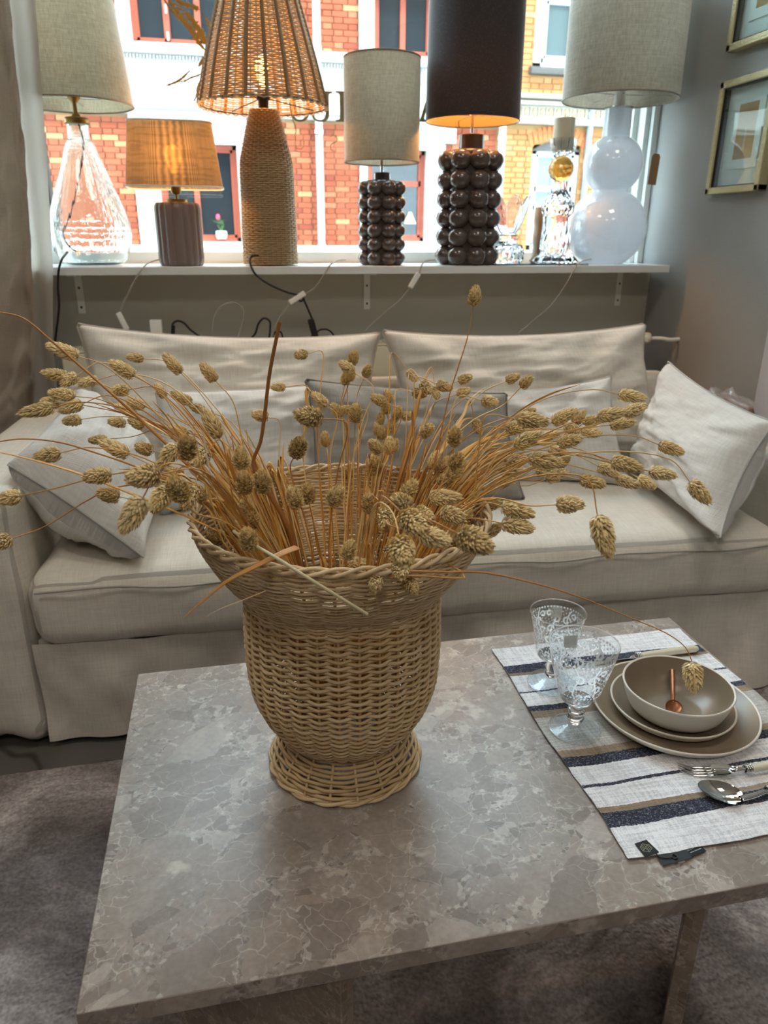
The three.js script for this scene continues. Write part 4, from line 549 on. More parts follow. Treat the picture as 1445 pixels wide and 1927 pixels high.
  part('woven_label', card([1214, 1613], [1240, 1604], [1216, 1581], [1194, 1588], 0, 0, TOP + .0062), logo, T, 'black woven label with a gold outlined leaf block emblem');
  part('care_label', card([1300, 1614], [1329, 1602], [1311, 1584], [1284, 1595], 0, 0, TOP + .0022), care, T, 'black care label with white washing symbols'); part('under_tag', card([1276, 1625], [1289, 1622], [1284, 1612], [1270, 1615], 0, 0, TOP + .0012), M.whitePlastic, T);
  const sw = part('swing_tag', card([1247, 1630], [1303, 1615], [1283, 1591], [1236, 1609], 0, 0, TOP + .0036), std({ color: 0x26282a, roughness: .6 }), T, 'black card swing tag');
  part('eyelet', new THREE.TorusGeometry(.0032, .0010, 8, 24).rotateX(Math.PI / 2).translate(...onY(1269, 1612, TOP + .0052).toArray()), std({ color: 0x3a3c3f, metalness: .6, roughness: .4 }), sw); part('string', tube([onY(1269, 1612, TOP + .0055), onY(1255, 1615, TOP + .0055), onY(1240, 1612, TOP + .0055), onY(1232, 1603, TOP + .006)], .0006, 20, 5), M.black, sw); }
// stoneware: big plate, small plate, bowl
function plate(name, label, c, R, y, depth, flatR, rim) {
  const T = thing(name, label, name === 'bowl' ? 'bowl' : 'plate', V(c[0], y, c[1])), q = rim * .5, top = depth;
  const inn = spline([[0, .0055], [flatR * .6, .0055], [flatR, .0068], [lerp(flatR, R, .5), lerp(.0068, top, .32)], [R - rim, top - .001]], 40), out = spline([[R, top - .0015], [lerp(flatR, R, .55) + .004, lerp(0, top, .24)], [flatR + .002, .0012], [flatR * .9, 0]], 30);
  part('glaze', lathe([...inn].reverse().map(([r, h]) => [r, h]).reverse(), 96), M.plateGlaze, T, 'taupe glazed inside');
  part('body', lathe([[0, 0], ...out.slice().reverse(), [R - .0004, top], [R - q, top + .001], [R - rim, top - .0008]], 96), M.plateRim, T, 'cream rim and underside');
  return T;
}
plate('plate', 'largest taupe stoneware plate, lowest of the stack on the placemat', [.659, -.866], .127, TOP + .0052, .020, .088, .0035);
plate('plate', 'smaller taupe stoneware plate between the large plate and the bowl', [.655, -.866], .095, TOP + .0115, .019, .062, .0032);
plate('bowl', 'taupe stoneware bowl with a cream rim, topmost of the stack', [.653, -.856], .0835, TOP + .0178, .050, .044, .0035);
{ const b = onY(1266, 1331, TOP + .030), e = onY(1265, 1262, TOP + .052), T = thing('small_spoon', 'small copper spoon lying inside the top bowl', 'spoon');
  part('handle', stalk([b.clone().add(V(.004, .002, -.008)), b.clone().lerp(e, .35).add(V(0, .003, 0)), e], (u) => .0034 + .0010 * u, 20, 10, .8), M.copper, T);
  const g = new THREE.SphereGeometry(1, 28, 14, 0, 6.283, Math.PI / 2, Math.PI / 2).scale(.0165, .006, .0125), i = new THREE.SphereGeometry(1, 28, 14, 0, 6.283, Math.PI / 2, Math.PI / 2).scale(.0155, .0052, .0115); const ii = i.index.array; for (let k = 0; k < ii.length; k += 3) { const t = ii[k]; ii[k] = ii[k + 1]; ii[k + 1] = t; } i.computeVertexNormals();
  const m = part('bowl', [g, i, new THREE.RingGeometry(.93, 1, 40).rotateX(-Math.PI / 2).scale(.0165, 1, .0125)], M.copper, T); m.position.copy(b).add(V(-.001, .004, .004)); m.rotation.set(.35, .5, -.1); }
// engraved stem glasses
const etch = dataTex(1024, 512, (u, v, x, y) => { let s = 0; const X = u * 9, ix = Math.floor(X), fx = X - ix - .5, sg = ix % 2 ? 1 : -1; const vv = (v - .52) * 3.4; if (v > .30 && v < .84) { for (const [cx, cy, r0, d] of [[.16, .35, .30, 1], [-.2, -.30, .26, -1], [.26, -.75, .2, 1], [-.28, .75, .2, -1]]) { const dx = fx - cx * sg, dy = vv - cy, rr = Math.hypot(dx, dy), a = Math.atan2(dy, dx * sg * d), sp = Math.abs(rr - r0 * (.35 + .65 * ((a + Math.PI) / 6.283))); if (rr < r0 * 1.15) s = Math.max(s, smooth(.085, .05, sp)); } const st = Math.abs(fx - .14 * Math.sin(vv * 3.2) * sg); s = Math.max(s, smooth(.07, .04, st)); const lf = Math.sin(fx * 26 + vv * 9) * Math.sin(vv * 19 - fx * 7); s = Math.max(s, smooth(.35, .6, lf) * .9); } if (Math.abs(v - .865) < .016 && Math.sin(u * 300) > -.3) s = 1; if (Math.abs(v - .275) < .014 && Math.sin(u * 260) > -.3) s = 1; return clamp(s, 0, 1) * .95; });
function stemGlass(label, x, z, foot, stem, bowl, st, turn) {
  const T = thing('stem_glass', label, 'glass', V(x, TOP + .0055, z));
  part('foot', lathe([[0, 0], [foot, 0], [foot + .0006, .0012], [foot - .001, .0026], [foot * .6, .0045], [.012, .0085], [.009, .012]], 64), M.thinGlass, T); part('foot_rim', new THREE.TorusGeometry(foot, .0011, 8, 72).rotateX(Math.PI / 2).translate(0, .0012, 0), M.glass, T);
  part('stem', lathe([[0, .012], ...stem, [0, stem[stem.length - 1][1]]], 48), M.glass, T);
  const out = spline(bowl, 40), y0 = bowl[0][1], inn = out.map(([r, y]) => [Math.max(r - .0014, .0005), y + (y - y0 < .012 ? .0035 * (1 - (y - y0) / .012) : 0)]).reverse(), prof = [[0, y0], ...out, ...inn, [0, y0 + .0035]], g = lathe(out, 80), p = g.attributes.position, uv = g.attributes.uv, ty = bowl[bowl.length - 1][1];
  for (let i = 0; i < p.count; i++) uv.setY(i, clamp((p.getY(i) - y0) / (ty - y0), 0, 1)); const b = part('bowl', g, phys({ color: 0xffffff, roughness: 1, roughnessMap: etch, transmission: 1, thickness: 0, ior: 1.6 }), T, 'engraved bowl'); b.rotation.y = turn; part('inner_wall', lathe([[.0005, y0 + .006], ...out.slice(4).map(([r, y]) => [r - .0016, y + Math.max(0, .006 * (1 - (y - y0) / .02))])], 80), M.thinGlass, b); part('base', lathe([[0, y0 + .0004], ...out.slice(0, 12).map(([r, y]) => [r - .0008, y]), [0, out[11][1] - .001]], 48), M.glass, b); part('rim', new THREE.TorusGeometry(bowl[bowl.length - 1][0], .0009, 8, 80).rotateX(Math.PI / 2).translate(0, ty, 0), M.glass, b);
  const [r1, h1, h2, a0, a1] = st; part('sticker', sheet(10, 6, (u, v) => { const a = lerp(a0, a1, u), y = lerp(h1, h2, v), rr = r1 + (y - h1) * .16 + .0016; return V(rr * Math.sin(a), y, rr * Math.cos(a)); }), std({ color: 0xd9dad2, roughness: .8, side: THREE.DoubleSide }), T, 'small blank white paper sticker'); }
stemGlass('engraved stem glass with a flaring bowl, the one nearer the camera', .487, -.861, .0385, [[.009, .012], [.0115, .017], [.013, .021], [.0085, .025], [.0125, .031], [.0135, .035], [.0085, .040], [.011, .045], [.014, .047]], [[.004, .047], [.018, .050], [.026, .057], [.031, .068], [.0385, .095], [.0455, .122], [.0515, .152]], [.0455, .116, .138, Math.PI - .30, Math.PI + .16], .4);
stemGlass('engraved stem glass with a straighter bowl, the one further back', .504, -.985, .040, [[.009, .012], [.012, .018], [.0085, .024], [.0135, .032], [.0085, .039], [.012, .045]], [[.004, .045], [.020, .049], [.030, .058], [.034, .072], [.037, .095], [.041, .118], [.0455, .136]], [.0390, .104, .125, Math.PI - .62, Math.PI - .15], 1.1);
// cutlery with horn-coloured handles
function handle(T, a, b, r0, r1) { part('handle', stalk([a, a.clone().lerp(b, .35), b], (u) => lerp(r0, r1, u) * (u > .97 ? .6 : 1), 24, 14, .8), M.horn, T, 'cream horn coloured handle'); const d = b.clone().sub(a).normalize(); part('collar', [-.004, -.0005, .003].map((o) => { const g = new THREE.TorusGeometry(r0 * .9, .0016, 8, 24); g.applyQuaternion(new THREE.Quaternion().setFromUnitVectors(V(0, 0, 1), d)); return g.translate(...a.clone().addScaledVector(d, o).toArray()); }), M.steel, T); }
{ const T = thing('knife', 'table knife with a cream handle lying behind the plates', 'knife'), a = onY(1202, 1234, TOP + .012), b = onY(1312, 1220, TOP + .012), d = a.clone().sub(b).normalize(); handle(T, a, b, .0062, .0082);
  part('blade', stalk([a.clone(), a.clone().addScaledVector(d, .03).add(V(0, -.004, 0)), a.clone().addScaledVector(d, .115).add(V(0, -.007, .004))], (u) => .0085 * (u < .08 ? .5 : 1) * (u > .9 ? .5 : 1), 24, 10, .12, 1.57), M.steel, T); }
{ const T = thing('fork', 'dinner fork with a cream handle lying on the placemat in front of the plates', 'fork'), tip = onY(1276, 1447, TOP + .006), neck = onY(1372, 1451, TOP + .012), a = onY(1408, 1447, TOP + .014), b = onY(1530, 1424, TOP + .012); handle(T, a, b, .0058, .0078);
  const ax = neck.clone().sub(tip).setY(0).normalize(), sd = V(-ax.z, 0, ax.x), head = tip.clone().addScaledVector(ax, .050);
  for (let i = 0; i < 4; i++) { const o = (i - 1.5) * .0058; part('tine', stalk([tip.clone().addScaledVector(sd, o * .9).add(V(0, .004, 0)), tip.clone().addScaledVector(ax, .018).addScaledVector(sd, o).add(V(0, -.001, 0)), tip.clone().addScaledVector(ax, .036).addScaledVector(sd, o), head.clone().addScaledVector(sd, o * .95).add(V(0, .004, 0))], (u) => .0008 + .0014 * Math.min(1, u * 2), 14, 8, .8), M.steel, T); }
  const N = 18; part('blade', [0, 1].map((k) => sheet(N, 10, (u, v) => { const w = (u < .55 ? lerp(.0112, .0095, u / .55) : lerp(.0095, .0030, smooth(.55, 1, u))), p = head.clone().addScaledVector(ax, u * .034 - .005), s = (k ? 1 - v : v) * 2 - 1; return p.addScaledVector(sd, s * w).add(V(0, .004 + .006 * u + (k ? -.0016 : 0) + .002 * s * s, 0)); })), M.steel, T);
  part('shank', stalk([head.clone().addScaledVector(ax, .026).add(V(0, .009, 0)), neck.clone().add(V(0, .001, 0)), a], () => .0030, 16, 10, .8), M.steel, T); }
{ const T = thing('spoon', 'polished dinner spoon lying on the placemat below the fork', 'spoon'), tip = onY(1311, 1484, TOP + .005), end = onY(1398, 1512, TOP + .006), a = onY(1448, 1486, TOP + .014), b = onY(1560, 1456, TOP + .012); handle(T, a, b, .0058, .0078);
  const c = tip.clone().add(end).multiplyScalar(.5), ax = end.clone().sub(tip).setY(0), L = ax.length() / 2; ax.normalize(); const sd = V(-ax.z, 0, ax.x), Wd = .021;
  const cup = (dy, sc, fl) => sheet(28, 16, (u, v) => { const th = (fl ? 1 - u : u) * 6.2832, r = v * sc, egg = 1 - .14 * Math.cos(th), p = c.clone().addScaledVector(ax, -L * r * Math.cos(th)).addScaledVector(sd, Wd * r * Math.sin(th) * egg); p.y = TOP + .0042 + dy + .0095 * r * r; return p; });
  part('bowl', [cup(0, 1, false), cup(.0012, .985, true)], M.steel, T);
  part('shank', stalk([end.clone().add(V(0, .006, 0)).addScaledVector(ax, -.004), end.clone().lerp(a, .4).add(V(0, .004, 0)), a], (u) => .0048 - .0016 * u, 18, 10, .7), M.steel, T); }
// ---------------------------------------------------------------- wicker urn
const UC = V(.130, TOP, -.878);
{ const T = thing('wicker_urn', 'big wicker urn with a flared rim standing on the marble table, full of dried grass', 'urn', UC), r = rng(21), pick = () => M.wickers[Math.floor(r() * M.wickers.length)];
  const foot = [[.107, .004], [.1055, .011], [.097, .028], [.084, .046], [.068, .062]], bowlP = spline([[.050, .046], [.070, .050], [.086, .062], [.101, .079], [.114, .101], [.1265, .138], [.1305, .188], [.1300, .243], [.128, .272]], 40), flare = spline([[.128, .272], [.131, .284], [.139, .297], [.152, .312], [.168, .336], [.181, .362], [.187, .384]], 30);
  for (const g of weave(foot, 18, .0056, .0027, .0027, { rad: 6, per: 10, seed: 2, jit: .35, wob: .003 })) part('weaver', g, pick(), T);
  for (const g of weave(bowlP, 32, .0047, .00215, .0024, { rad: 6, per: 8, seed: 4, jit: .3, dip: -.0009, wob: .0015 })) part('weaver', g, pick(), T);
  for (const g of weave(flare, 32, .0033, .0020, .0015, { rad: 5, per: 6, seed: 6, jit: .35, dip: -.0006, wob: .003 })) part('weaver', g, pick(), T);
  for (const g of stakes(foot, 18, .0022)) part('stake', g, pick(), T); for (const g of stakes([...bowlP, ...flare.slice(1)], 32, .0021)) part('stake', g, M.wickerDark, T);
  const braid = (R, y, n, a, k, rr, dy = .5) => { for (let j = 0; j < n; j++) part('rim_braid', tube(Array.from({ length: 240 }, (_, i) => { const t = i / 240 * 6.2832, ph = k * t + j * 6.2832 / n; const rad = R + a * Math.cos(ph); return V(rad * Math.sin(t), y + a * dy * Math.sin(ph) * 1.6, rad * Math.cos(t)); }), rr, 480, 6, true), pick(), T); };
  braid(.1885, .387, 3, .0034, 15, .0024, .8); braid(.1075, .006, 2, .0028, 9, .0028, .5); }
// ---------------------------------------------------------------- dried canary grass
function headGeo(seed, n) {
  const r = rng(seed), P = [], C = [], o = V(0, 0, 0), d = V(0, 0, 0), s = V(0, 0, 0), p = V(0, 0, 0), c = new THREE.Color();
  for (let i = 0; i < n; i++) {
    const t = (i + .5) / n, y = .03 + .80 * t, th = i * 2.39996 + r() * .3, R = .74 * Math.pow(Math.sin(Math.PI * Math.pow(.08 + .90 * t, .80)), .55);
    o.set(Math.sin(th), 0, Math.cos(th)); s.set(Math.cos(th), 0, -Math.sin(th)); p.copy(o).multiplyScalar(R * .82).setY(y);
    const a = lerp(1.25, .30, Math.pow(t, .9)) + (r() - .5) * .3, L = .185 * (.8 + .5 * r()), w = .125 * (.85 + .3 * r()); d.copy(o).multiplyScalar(Math.sin(a) * 2.3).setY(Math.cos(a)).multiplyScalar(L);
    const A = p.clone().addScaledVector(s, -w), B = p.clone().addScaledVector(s, w), K = p.clone().addScaledVector(d, .45).addScaledVector(o, .13), T = p.clone().add(d).addScaledVector(s, (r() - .5) * .08), A2 = A.clone().addScaledVector(d, .5).addScaledVector(s, -w * .15), B2 = B.clone().addScaledVector(d, .5).addScaledVector(s, w * .15);
    const h = r(); c.setRGB(lerp(.80, 1, h), lerp(.58, .83, h), lerp(.27, .48, h)); if (r() < .12) c.multiplyScalar(.6);
    for (const q of [[A, A2, K], [A2, T, K], [K, T, B2], [K, B2, B], [A, K, B], [A, B, B2], [A, B2, T], [A, T, A2]]) for (const v of q) { P.push(v.x, v.y, v.z); C.push(c.r, c.g, c.b); }
  }
  const core = lathe(spline([[.02, 0], [.45, .12], [.62, .38], [.5, .65], [.2, .85], [.01, .93]], 14), 14).toNonIndexed(), cp = core.attributes.position; for (let i = 0; i < cp.count; i++) { P.push(cp.getX(i), cp.getY(i), cp.getZ(i)); C.push(.5, .4, .23); }
  const g = new THREE.BufferGeometry(); g.setAttribute('position', new THREE.Float32BufferAttribute(P, 3)); g.setAttribute('color', new THREE.Float32BufferAttribute(C, 3)); g.computeVertexNormals(); return g;
}
const HEADS = [3, 5, 8, 11].map((s) => headGeo(s, 210)), huskMats = [[1, 1, 1], [.93, .9, .84], [.98, .97, .9], [.86, .82, .74]].map((c) => std({ color: new THREE.Color(...c), vertexColors: true, roughness: .85 }));
// stem end x, y, tip x, y and width of each seed head in the photograph
const G1 = [149, 671, 90, 650, 26, 127, 709, 80, 701, 22, 146, 706, 116, 723, 22, 186, 714, 148, 723, 19, 143, 746, 93, 739, 23, 103, 766, 38, 778, 25, 115, 759, 85, 756, 22, 157, 759, 113, 773, 23, 154, 789, 119, 793, 21, 254, 708, 209, 681, 24, 271, 675, 239, 671, 17, 342, 703, 309, 668, 22, 407, 718, 379, 685, 22, 244, 733, 211, 736, 22, 311, 749, 294, 723, 17, 362, 759, 322, 739, 20, 274, 766, 239, 753, 20, 256, 779, 219, 763, 20, 272, 803, 243, 789, 20, 238, 796, 204, 793, 19, 203, 826, 168, 829, 18, 244, 856, 189, 831, 27, 115, 852, 66, 861, 28, 211, 892, 158, 899, 31, 226, 935, 183, 927, 28, 42, 932, -7, 942, 28, 24, 1013, -10, 1025, 28, 287, 849, 261, 842, 23, 355, 816, 314, 806, 22, 385, 773, 360, 764, 18];
const G2 = [414, 826, 384, 772, 27, 412, 846, 387, 834, 17, 354, 858, 350, 828, 36, 335, 836, 301, 876, 30, 392, 848, 366, 872, 28, 303, 892, 250, 900, 42, 338, 890, 308, 898, 26, 345, 935, 325, 908, 40, 318, 915, 288, 958, 36, 365, 915, 346, 955, 32, 385, 940, 362, 918, 28, 270, 935, 230, 1000, 42, 455, 882, 452, 846, 30, 473, 888, 458, 880, 20, 462, 925, 458, 892, 32, 404, 960, 378, 950, 22, 427, 975, 408, 966, 24, 458, 1003, 415, 978, 26, 470, 1032, 464, 998, 34, 460, 972, 463, 944, 30, 475, 995, 470, 964, 30, 420, 1018, 396, 1006, 24, 448, 1072, 434, 1058, 18, 497, 922, 490, 892, 33, 500, 905, 512, 884, 20, 482, 955, 482, 930, 15, 518, 950, 520, 924, 17, 529, 986, 528, 953, 19, 518, 988, 508, 968, 18, 560, 954, 548, 920, 30, 581, 944, 579, 914, 28, 622, 950, 641, 918, 31, 660, 898, 645, 880, 16, 696, 962, 694, 932, 28, 565, 1050, 561, 1024, 17, 650, 1052, 662, 1018, 28, 652, 1062, 692, 1060, 24];
const G3 = [576, 666, 562, 668, 18, 538, 728, 511, 729, 16, 505, 786, 482, 780, 21, 603, 788, 572, 782, 36, 555, 857, 566, 828, 32, 613, 842, 611, 813, 19, 616, 765, 588, 740, 20, 643, 784, 626, 762, 19, 665, 772, 644, 770, 17, 668, 796, 669, 770, 25, 662, 686, 666, 669, 19, 667, 702, 640, 681, 20, 648, 726, 652, 703, 18, 658, 718, 664, 700, 14, 686, 710, 693, 693, 17, 890, 577, 896, 541, 24, 766, 696, 784, 717, 17, 794, 720, 808, 736, 20, 776, 738, 797, 742, 19, 820, 722, 849, 731, 20, 818, 727, 822, 748, 17, 861, 718, 887, 708, 18, 858, 743, 882, 734, 18, 727, 760, 700, 746, 20, 735, 758, 728, 736, 17, 728, 780, 724, 758, 18, 742, 790, 752, 768, 18, 755, 785, 776, 781, 17, 714, 800, 718, 779, 16, 731, 816, 744, 786, 18, 712, 820, 708, 796, 16, 720, 828, 716, 804, 18, 716, 852, 697, 830, 22, 733, 856, 733, 822, 21, 742, 850, 746, 826, 14, 712, 884, 702, 858, 20, 698, 890, 692, 864, 14, 792, 820, 812, 802, 22, 854, 836, 856, 808, 27, 893, 788, 901, 814, 18];
const G4 = [808, 884, 824, 850, 22, 828, 890, 843, 862, 22, 850, 876, 866, 858, 26, 844, 902, 874, 866, 26, 826, 908, 850, 898, 24, 822, 918, 864, 912, 22, 806, 937, 866, 936, 30, 760, 938, 780, 906, 28, 770, 955, 742, 936, 34, 718, 960, 726, 992, 33, 760, 968, 796, 1000, 44, 780, 962, 812, 978, 32, 828, 964, 874, 976, 32, 856, 952, 884, 968, 26, 788, 1004, 846, 1020, 36, 862, 1004, 918, 1030, 48, 862, 1022, 850, 1004, 26, 752, 1016, 762, 1058, 46, 728, 1030, 738, 1056, 26, 752, 1058, 756, 1084, 32, 704, 1078, 708, 1108, 29, 690, 1074, 706, 1080, 20, 762, 1088, 780, 1114, 28, 810, 978, 828, 970, 18, 884, 938, 912, 908, 24, 874, 932, 882, 908, 16, 908, 952, 944, 946, 22];
const G5 = [942, 952, 1002, 968, 30, 942, 984, 1003, 996, 30, 912, 1008, 942, 988, 22, 1045, 950, 1097, 948, 32, 1124, 968, 1146, 1046, 40, 938, 914, 962, 900, 20, 1026, 902, 1068, 888, 23, 1090, 902, 1137, 912, 25, 951, 718, 975, 707, 18, 979, 730, 997, 712, 19, 905, 753, 933, 758, 21, 970, 788, 1030, 794, 29, 950, 806, 986, 806, 24, 990, 776, 1004, 772, 12, 1037, 796, 1084, 772, 24, 1078, 798, 1096, 778, 20, 1060, 800, 1090, 812, 21, 1096, 798, 1112, 788, 16, 1106, 800, 1128, 786, 18, 1092, 812, 1130, 816, 20, 966, 841, 1016, 816, 27, 1018, 826, 1050, 814, 19, 1048, 836, 1094, 824, 24, 1030, 848, 1066, 850, 20, 948, 868, 992, 862, 24, 927, 880, 950, 862, 22, 940, 884, 984, 884, 22, 993, 862, 1056, 872, 28, 1046, 878, 1068, 862, 20, 1008, 890, 1032, 882, 20, 1161, 741, 1214, 750, 22, 1122, 786, 1176, 774, 25, 1172, 780, 1214, 764, 24, 1146, 800, 1193, 794, 22, 1238, 836, 1285, 852, 23, 1148, 866, 1206, 882, 29, 1124, 876, 1162, 894, 22, 1158, 900, 1202, 914, 22, 1198, 898, 1232, 918, 21, 1220, 886, 1270, 896, 24, 1297, 905, 1333, 945, 28];
const gr = rng(99), PATHS = [], RANK = {};
function where(x, y) { // which part of the bunch a stem belongs to, in words
  if (x < 60) return y < 980 ? ['dried grass stem cut off by the left photo edge, the upper of two'] : ['dried grass stem cut off by the left photo edge, the lower of two'];
  if (x < 300) return y < 840 ? ['upper left fan of dried grass', 1] : ['dried grass over the left white cushion', 1];
  if (x < 520) return y < 830 ? ['dried grass left of the tall bare stalk', 1] : ['dried grass over the left urn rim', 1];
  if (x < 700) return y < 870 ? ['dried grass left of the grey cushion', 1] : ['dried grass inside the urn opening', 1];
  if (x < 905) return y < 870 ? ['dried grass in front of the grey cushion', 1] : ['dried grass over the right urn rim', 1];
  if (x < 1070) return y < 895 ? ['dried grass just right of the grey cushion', 1] : ['dried grass low over the seat cushion', 1];
  return ['far right fan of dried grass', 1];
}
const special = { '890,577': 'single dried grass stem rising highest, its head above the sofa back', '1124,968': 'long dried grass stem curving down on the right, head hanging before the seat cushion', '1297,905': 'dried grass stem reaching furthest right, head over the big right cushion', '603,788': 'dried grass stem with the largest round head, before the left edge of the grey cushion', '576,666': 'dried grass stem with a small head bent left in front of the left back cushion', '270,935': 'dried grass stem with a large hanging head over the left cushion corner', '1161,741': 'dried grass stem arching to the topmost head at the far right', '1238,836': 'thin dried grass stem arching right with its head in front of the big right cushion' };
function stemPath(B, dir, k) {
  const dx = B.x - UC.x, dz = B.z - UC.z, dist = Math.hypot(dx, dz) || 1e-4, a = Math.atan2(dx, dz), root = V(UC.x + clamp(dx, -.3, .3) * .12 + (gr() - .5) * .03, TOP + .075 + gr() * .02, UC.z + clamp(dz, -.2, .2) * .12 + (gr() - .5) * .03), pts = [root];
  const yr = TOP + .392 + gr() * .03;
  if (B.y > yr + .015 || dist > .17) {
    const t = clamp((yr - root.y) / Math.max(.05, B.y - root.y), .2, .9), rr = Math.min(.166, Math.hypot(root.x + dx * t + UC.x - UC.x - UC.x, dz * t) || dist * t, dist * (.35 + .6 * t)), q = V(UC.x + Math.sin(a) * rr, yr, UC.z + Math.cos(a) * rr);
    pts.push(root.clone().lerp(q, .55).add(V(0, .03, 0)), q); const D = q.distanceTo(B), e = B.clone().addScaledVector(dir, -Math.min(.035, D * .25));
    if (D > .10) pts.push(q.clone().lerp(e, .5).add(V(0, D * (.05 + .05 * gr()) + (dir.y < 0 ? D * .06 : 0), 0))); if (D > .05) pts.push(e); pts.push(B);
  } else pts.push(root.clone().lerp(B, .6).add(V((gr() - .5) * .01, .02, (gr() - .5) * .01)), B);
  return pts;
}
let hi = 0;
function addHead(x0, y0, x1, y1, w, forced) {
  const d = forced || .95 * Math.pow(24.5 / w, .62) * (y0 > 1000 && x0 > 480 && x0 < 800 ? .92 : 1), dd = clamp(d, .60, 1.12), B = onD(x0, y0, dd), lp = Math.hypot(x1 - x0, y1 - y0), wr = w / F * dd / 2, len = Math.max(lp, 1.55 * w) / F * dd, out = Math.sqrt(Math.max(0, len * len - (lp / F * dd) ** 2));
  const tipF = onD(x1, y1, dd), dir = tipF.clone().sub(B), toEye = EYE.clone().sub(B).normalize(); if (out > 0) dir.addScaledVector(toEye, out * (y0 > 800 ? 1 : .6)); dir.normalize();
  const sp = special[x0 + ',' + y0], L = where(x0, y0), T = thing('dried_flower', sp || L[0], 'dried grass', V(UC.x, TOP + .08, UC.z), 0, null); if (!sp && L[1]) (RANK[L[0]] ||= []).push([x0 + x1, T, L]); const off = T.position, k = hi++;
  const pts = forced ? forced_path(B, dir) : stemPath(B, dir, k); PATHS.push(pts); const loc = pts.map((p) => p.clone().sub(off)), m = M.straws[Math.floor(gr() * 5)];
  part('stem', stalk(loc, (u) => lerp(.0017, .00065, Math.pow(u, .6)), 26, 5), m, T);
  const h = part('seed_head', HEADS[k % 4], huskMats[Math.floor(gr() * 4)], T); h.position.copy(B).sub(off); h.quaternion.setFromUnitVectors(V(0, 1, 0), dir); h.rotateY(gr() * 6.28); h.scale.set(wr * 1.2, len * 1.08, wr * 1.2);
  if (gr() < .5 && !forced) { const c = new THREE.CatmullRomCurve3(loc, false, 'centripetal'), a = .12 + gr() * .3, l = []; for (let i = 0; i < 5; i++) { const u = clamp(a + i * (.07 + .05 * gr()), 0, .95); l.push(c.getPoint(u).add(V((gr() - .5) * .004 * i, i * .0025 * gr(), (gr() - .5) * .004 * i))); } part('leaf', stalk(l, (u) => .0034 * Math.sin(Math.PI * (.12 + .86 * u)), 16, 5, .12, (gr() - .5) * 4), M.straws[Math.floor(gr() * 4)], T); }
}
for (const G of [G1, G2, G3, G4, G5]) for (let i = 0; i < G.length; i += 5) addHead(G[i], G[i + 1], G[i + 2], G[i + 3], G[i + 4]);
const ORD = ['first', 'second', 'third', 'fourth', 'fifth', 'sixth', 'seventh', 'eighth', 'ninth', 'tenth', 'eleventh', 'twelfth', 'thirteenth', 'fourteenth'];
for (const k in RANK) { const l = RANK[k].sort((a, b) => a[0] - b[0]), n = l.length; l.forEach(([, T], i) => { const fromLeft = i < n / 2, q = fromLeft ? i : n - 1 - i; tag(T, k + ', seed head ' + ORD[q] + ' from its ' + (fromLeft ? 'left' : 'right'), 'dried grass', k); }); }
// the long stem that leans out over the rim and hangs its head above the bowl
const forced_path = (B, dir) => [V(UC.x + .01, TOP + .18, UC.z + .05), onZ(700, 1084, -.70), onZ(840, 1077, -.675), onZ(905, 1077, -.69), onZ(990, 1094, -.71), onZ(1080, 1120, -.73), onZ(1180, 1160, -.755), onZ(1258, 1194, -.775), onZ(1291, 1220, -.785), B];
special['1302,1245'] = 'long dried grass stem leaning out over the rim, its head hanging above the taupe bowl';
{ const P = onZ(1302, 1245, -.79), d = P.clone().sub(EYE).dot(FW); addHead(1302, 1245, 1306, 1300, 34, d); }
// bare stalks and strap leaves that stand out
function bare(label, pts, r, mat, flat2 = 1, cat = 'dried grass') { const T = thing('dry_stalk', label, cat, V(UC.x, TOP + .08, UC.z)), o = T.position; part(flat2 < 1 ? 'leaf' : 'stem', stalk(pts.map((p) => p.sub(o)), r, 40, 6, flat2), mat, T); return T; }
bare('tall bare brown stalk standing upright in front of the left back cushion', [V(UC.x - .02, TOP + .12, UC.z), onZ(545, 1000, -.86), onZ(505, 925, -.87), onZ(477, 872, -.88), onZ(490, 832, -.88), onZ(498, 780, -.88), onZ(507, 705, -.88), onZ(526, 607, -.88)], (u) => (u < .45 ? .0035 : .0024), std({ color: 0x9a6430, roughness: .6 }));
bare('pale stalk bent down over the front of the urn rim', [onZ(440, 1000, -.78), onZ(470, 1021, -.73), onZ(520, 1050, -.69), onZ(575, 1085, -.672), onZ(640, 1125, -.668), onZ(691, 1156, -.668)], (u) => .0021, std({ color: 0xd9cda6, roughness: .6 }));
bare('flat dry leaf blade hanging out over the left front of the urn rim', [onZ(560, 1030, -.74), onZ(530, 1042, -.705), onZ(480, 1066, -.695), onZ(430, 1092, -.69), onZ(385, 1128, -.69), onZ(346, 1162, -.69)], (u) => .0042 * (1.05 - u) + .0004, M.straws[3], .14);
bare('thin pale leaf tip hanging below the left of the urn rim', [onZ(500, 1112, -.70), onZ(455, 1130, -.70), onZ(410, 1148, -.705), onZ(371, 1172, -.71)], (u) => .0012 * (1.1 - u), M.straws[4], .3);
bare('long straw blade crossing the left white cushion to the photo edge', [onZ(450, 1020, -.86), onZ(380, 985, -.86), onZ(300, 950, -.86), onZ(240, 926, -.86), onZ(160, 895, -.86), onZ(100, 876, -.86), onZ(40, 860, -.86), onZ(-30, 845, -.86)], (u) => .0034 * Math.sin(Math.PI * clamp(.15 + u * .75, 0, 1)) + .0005, M.straws[1], .25);
bare('long thin stalk rising left across the curtain to the photo edge', [onZ(450, 975, -.90), onZ(390, 912, -.91), onZ(320, 842, -.92), onZ(265, 790, -.93), onZ(215, 745, -.93), onZ(150, 688, -.94), onZ(95, 640, -.94), onZ(40, 597, -.94), onZ(-20, 585, -.94)], (u) => .0026 - .0018 * u, M.straws[3]);
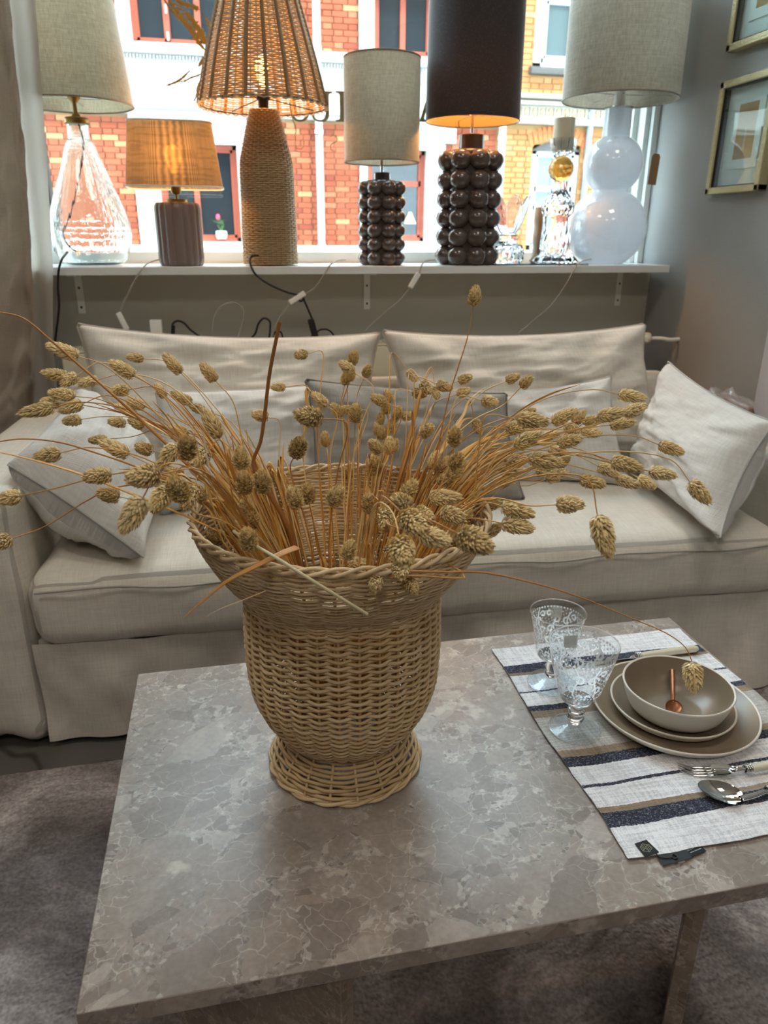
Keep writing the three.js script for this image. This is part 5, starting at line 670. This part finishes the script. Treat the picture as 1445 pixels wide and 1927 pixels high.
bare('long thin bare stem arching over the left white cushion to the photo edge', [onZ(440, 1000, -.88), onZ(360, 930, -.88), onZ(260, 880, -.88), onZ(180, 852, -.88), onZ(110, 832, -.88), onZ(40, 826, -.88), onZ(-20, 834, -.88)], (u) => .0014 - .0006 * u, M.straws[3]);
bare('thin pale thread of straw standing left of the urn rim', [onZ(407, 938, -.83), onZ(399, 902, -.83), onZ(391, 868, -.83), onZ(382, 812, -.83)], () => .0009, std({ color: 0xe6dfd0, roughness: .6 }));
bare('short dry leaf hanging over the front rim below a seed head', [onZ(704, 1096, -.685), onZ(708, 1125, -.68), onZ(716, 1160, -.68)], (u) => .0018 * (1.1 - u), M.straws[0], .3);
{ // the packed mass of straw blades and broken stems in the mouth of the urn
  const T = thing('straw', 'dense golden straw blades packed inside the urn opening', 'straw', UC, 0); T.userData.kind = 'stuff'; const lists = [[], [], [], [], []], n = PATHS.length;
  for (let i = 0; i < 330; i++) { let p = PATHS[Math.floor(gr() * n)]; for (let z = 0; z < 4 && Math.abs(p[p.length - 1].x - UC.x - .04) < .13; z++) p = PATHS[Math.floor(gr() * n)]; const c = new THREE.CatmullRomCurve3(p, false, 'centripetal'), end = .30 + gr() * .32, j = () => (gr() - .5) * .03, o = V(j(), 0, j()), q = []; const len = p.length > 4 ? end : Math.min(.95, end + .2); for (let k = 0; k < 6; k++) { const w = c.getPoint(k / 5 * len); w.addScaledVector(o, Math.min(1, .4 + k * .2)).sub(UC); const rr = Math.hypot(w.x, w.z), lim = w.y < .38 ? .11 + .13 * clamp((w.y - .28) / .1, 0, 1) * .4 : 9; if (rr > lim) { w.x *= lim / rr; w.z *= lim / rr; } q.push(w); } const blade = gr() < .6; lists[Math.floor(gr() * 5)].push(stalk(q, blade ? (u) => .0030 * Math.sin(Math.PI * (.2 + .78 * u)) + .0003 : (u) => .0013 - .0004 * u, 12, blade ? 4 : 5, blade ? .15 : 1, (gr() - .5) * 5)); }
  lists.forEach((l, i) => { const m = part('straw_blades', merge(l), M.straws[i], T); m.userData.kind = 'stuff'; }); }
scene.traverse((o) => { if (o.isMesh || o.isInstancedMesh) { o.castShadow = true; o.receiveShadow = true; } });
renderer.render(scene, camera);
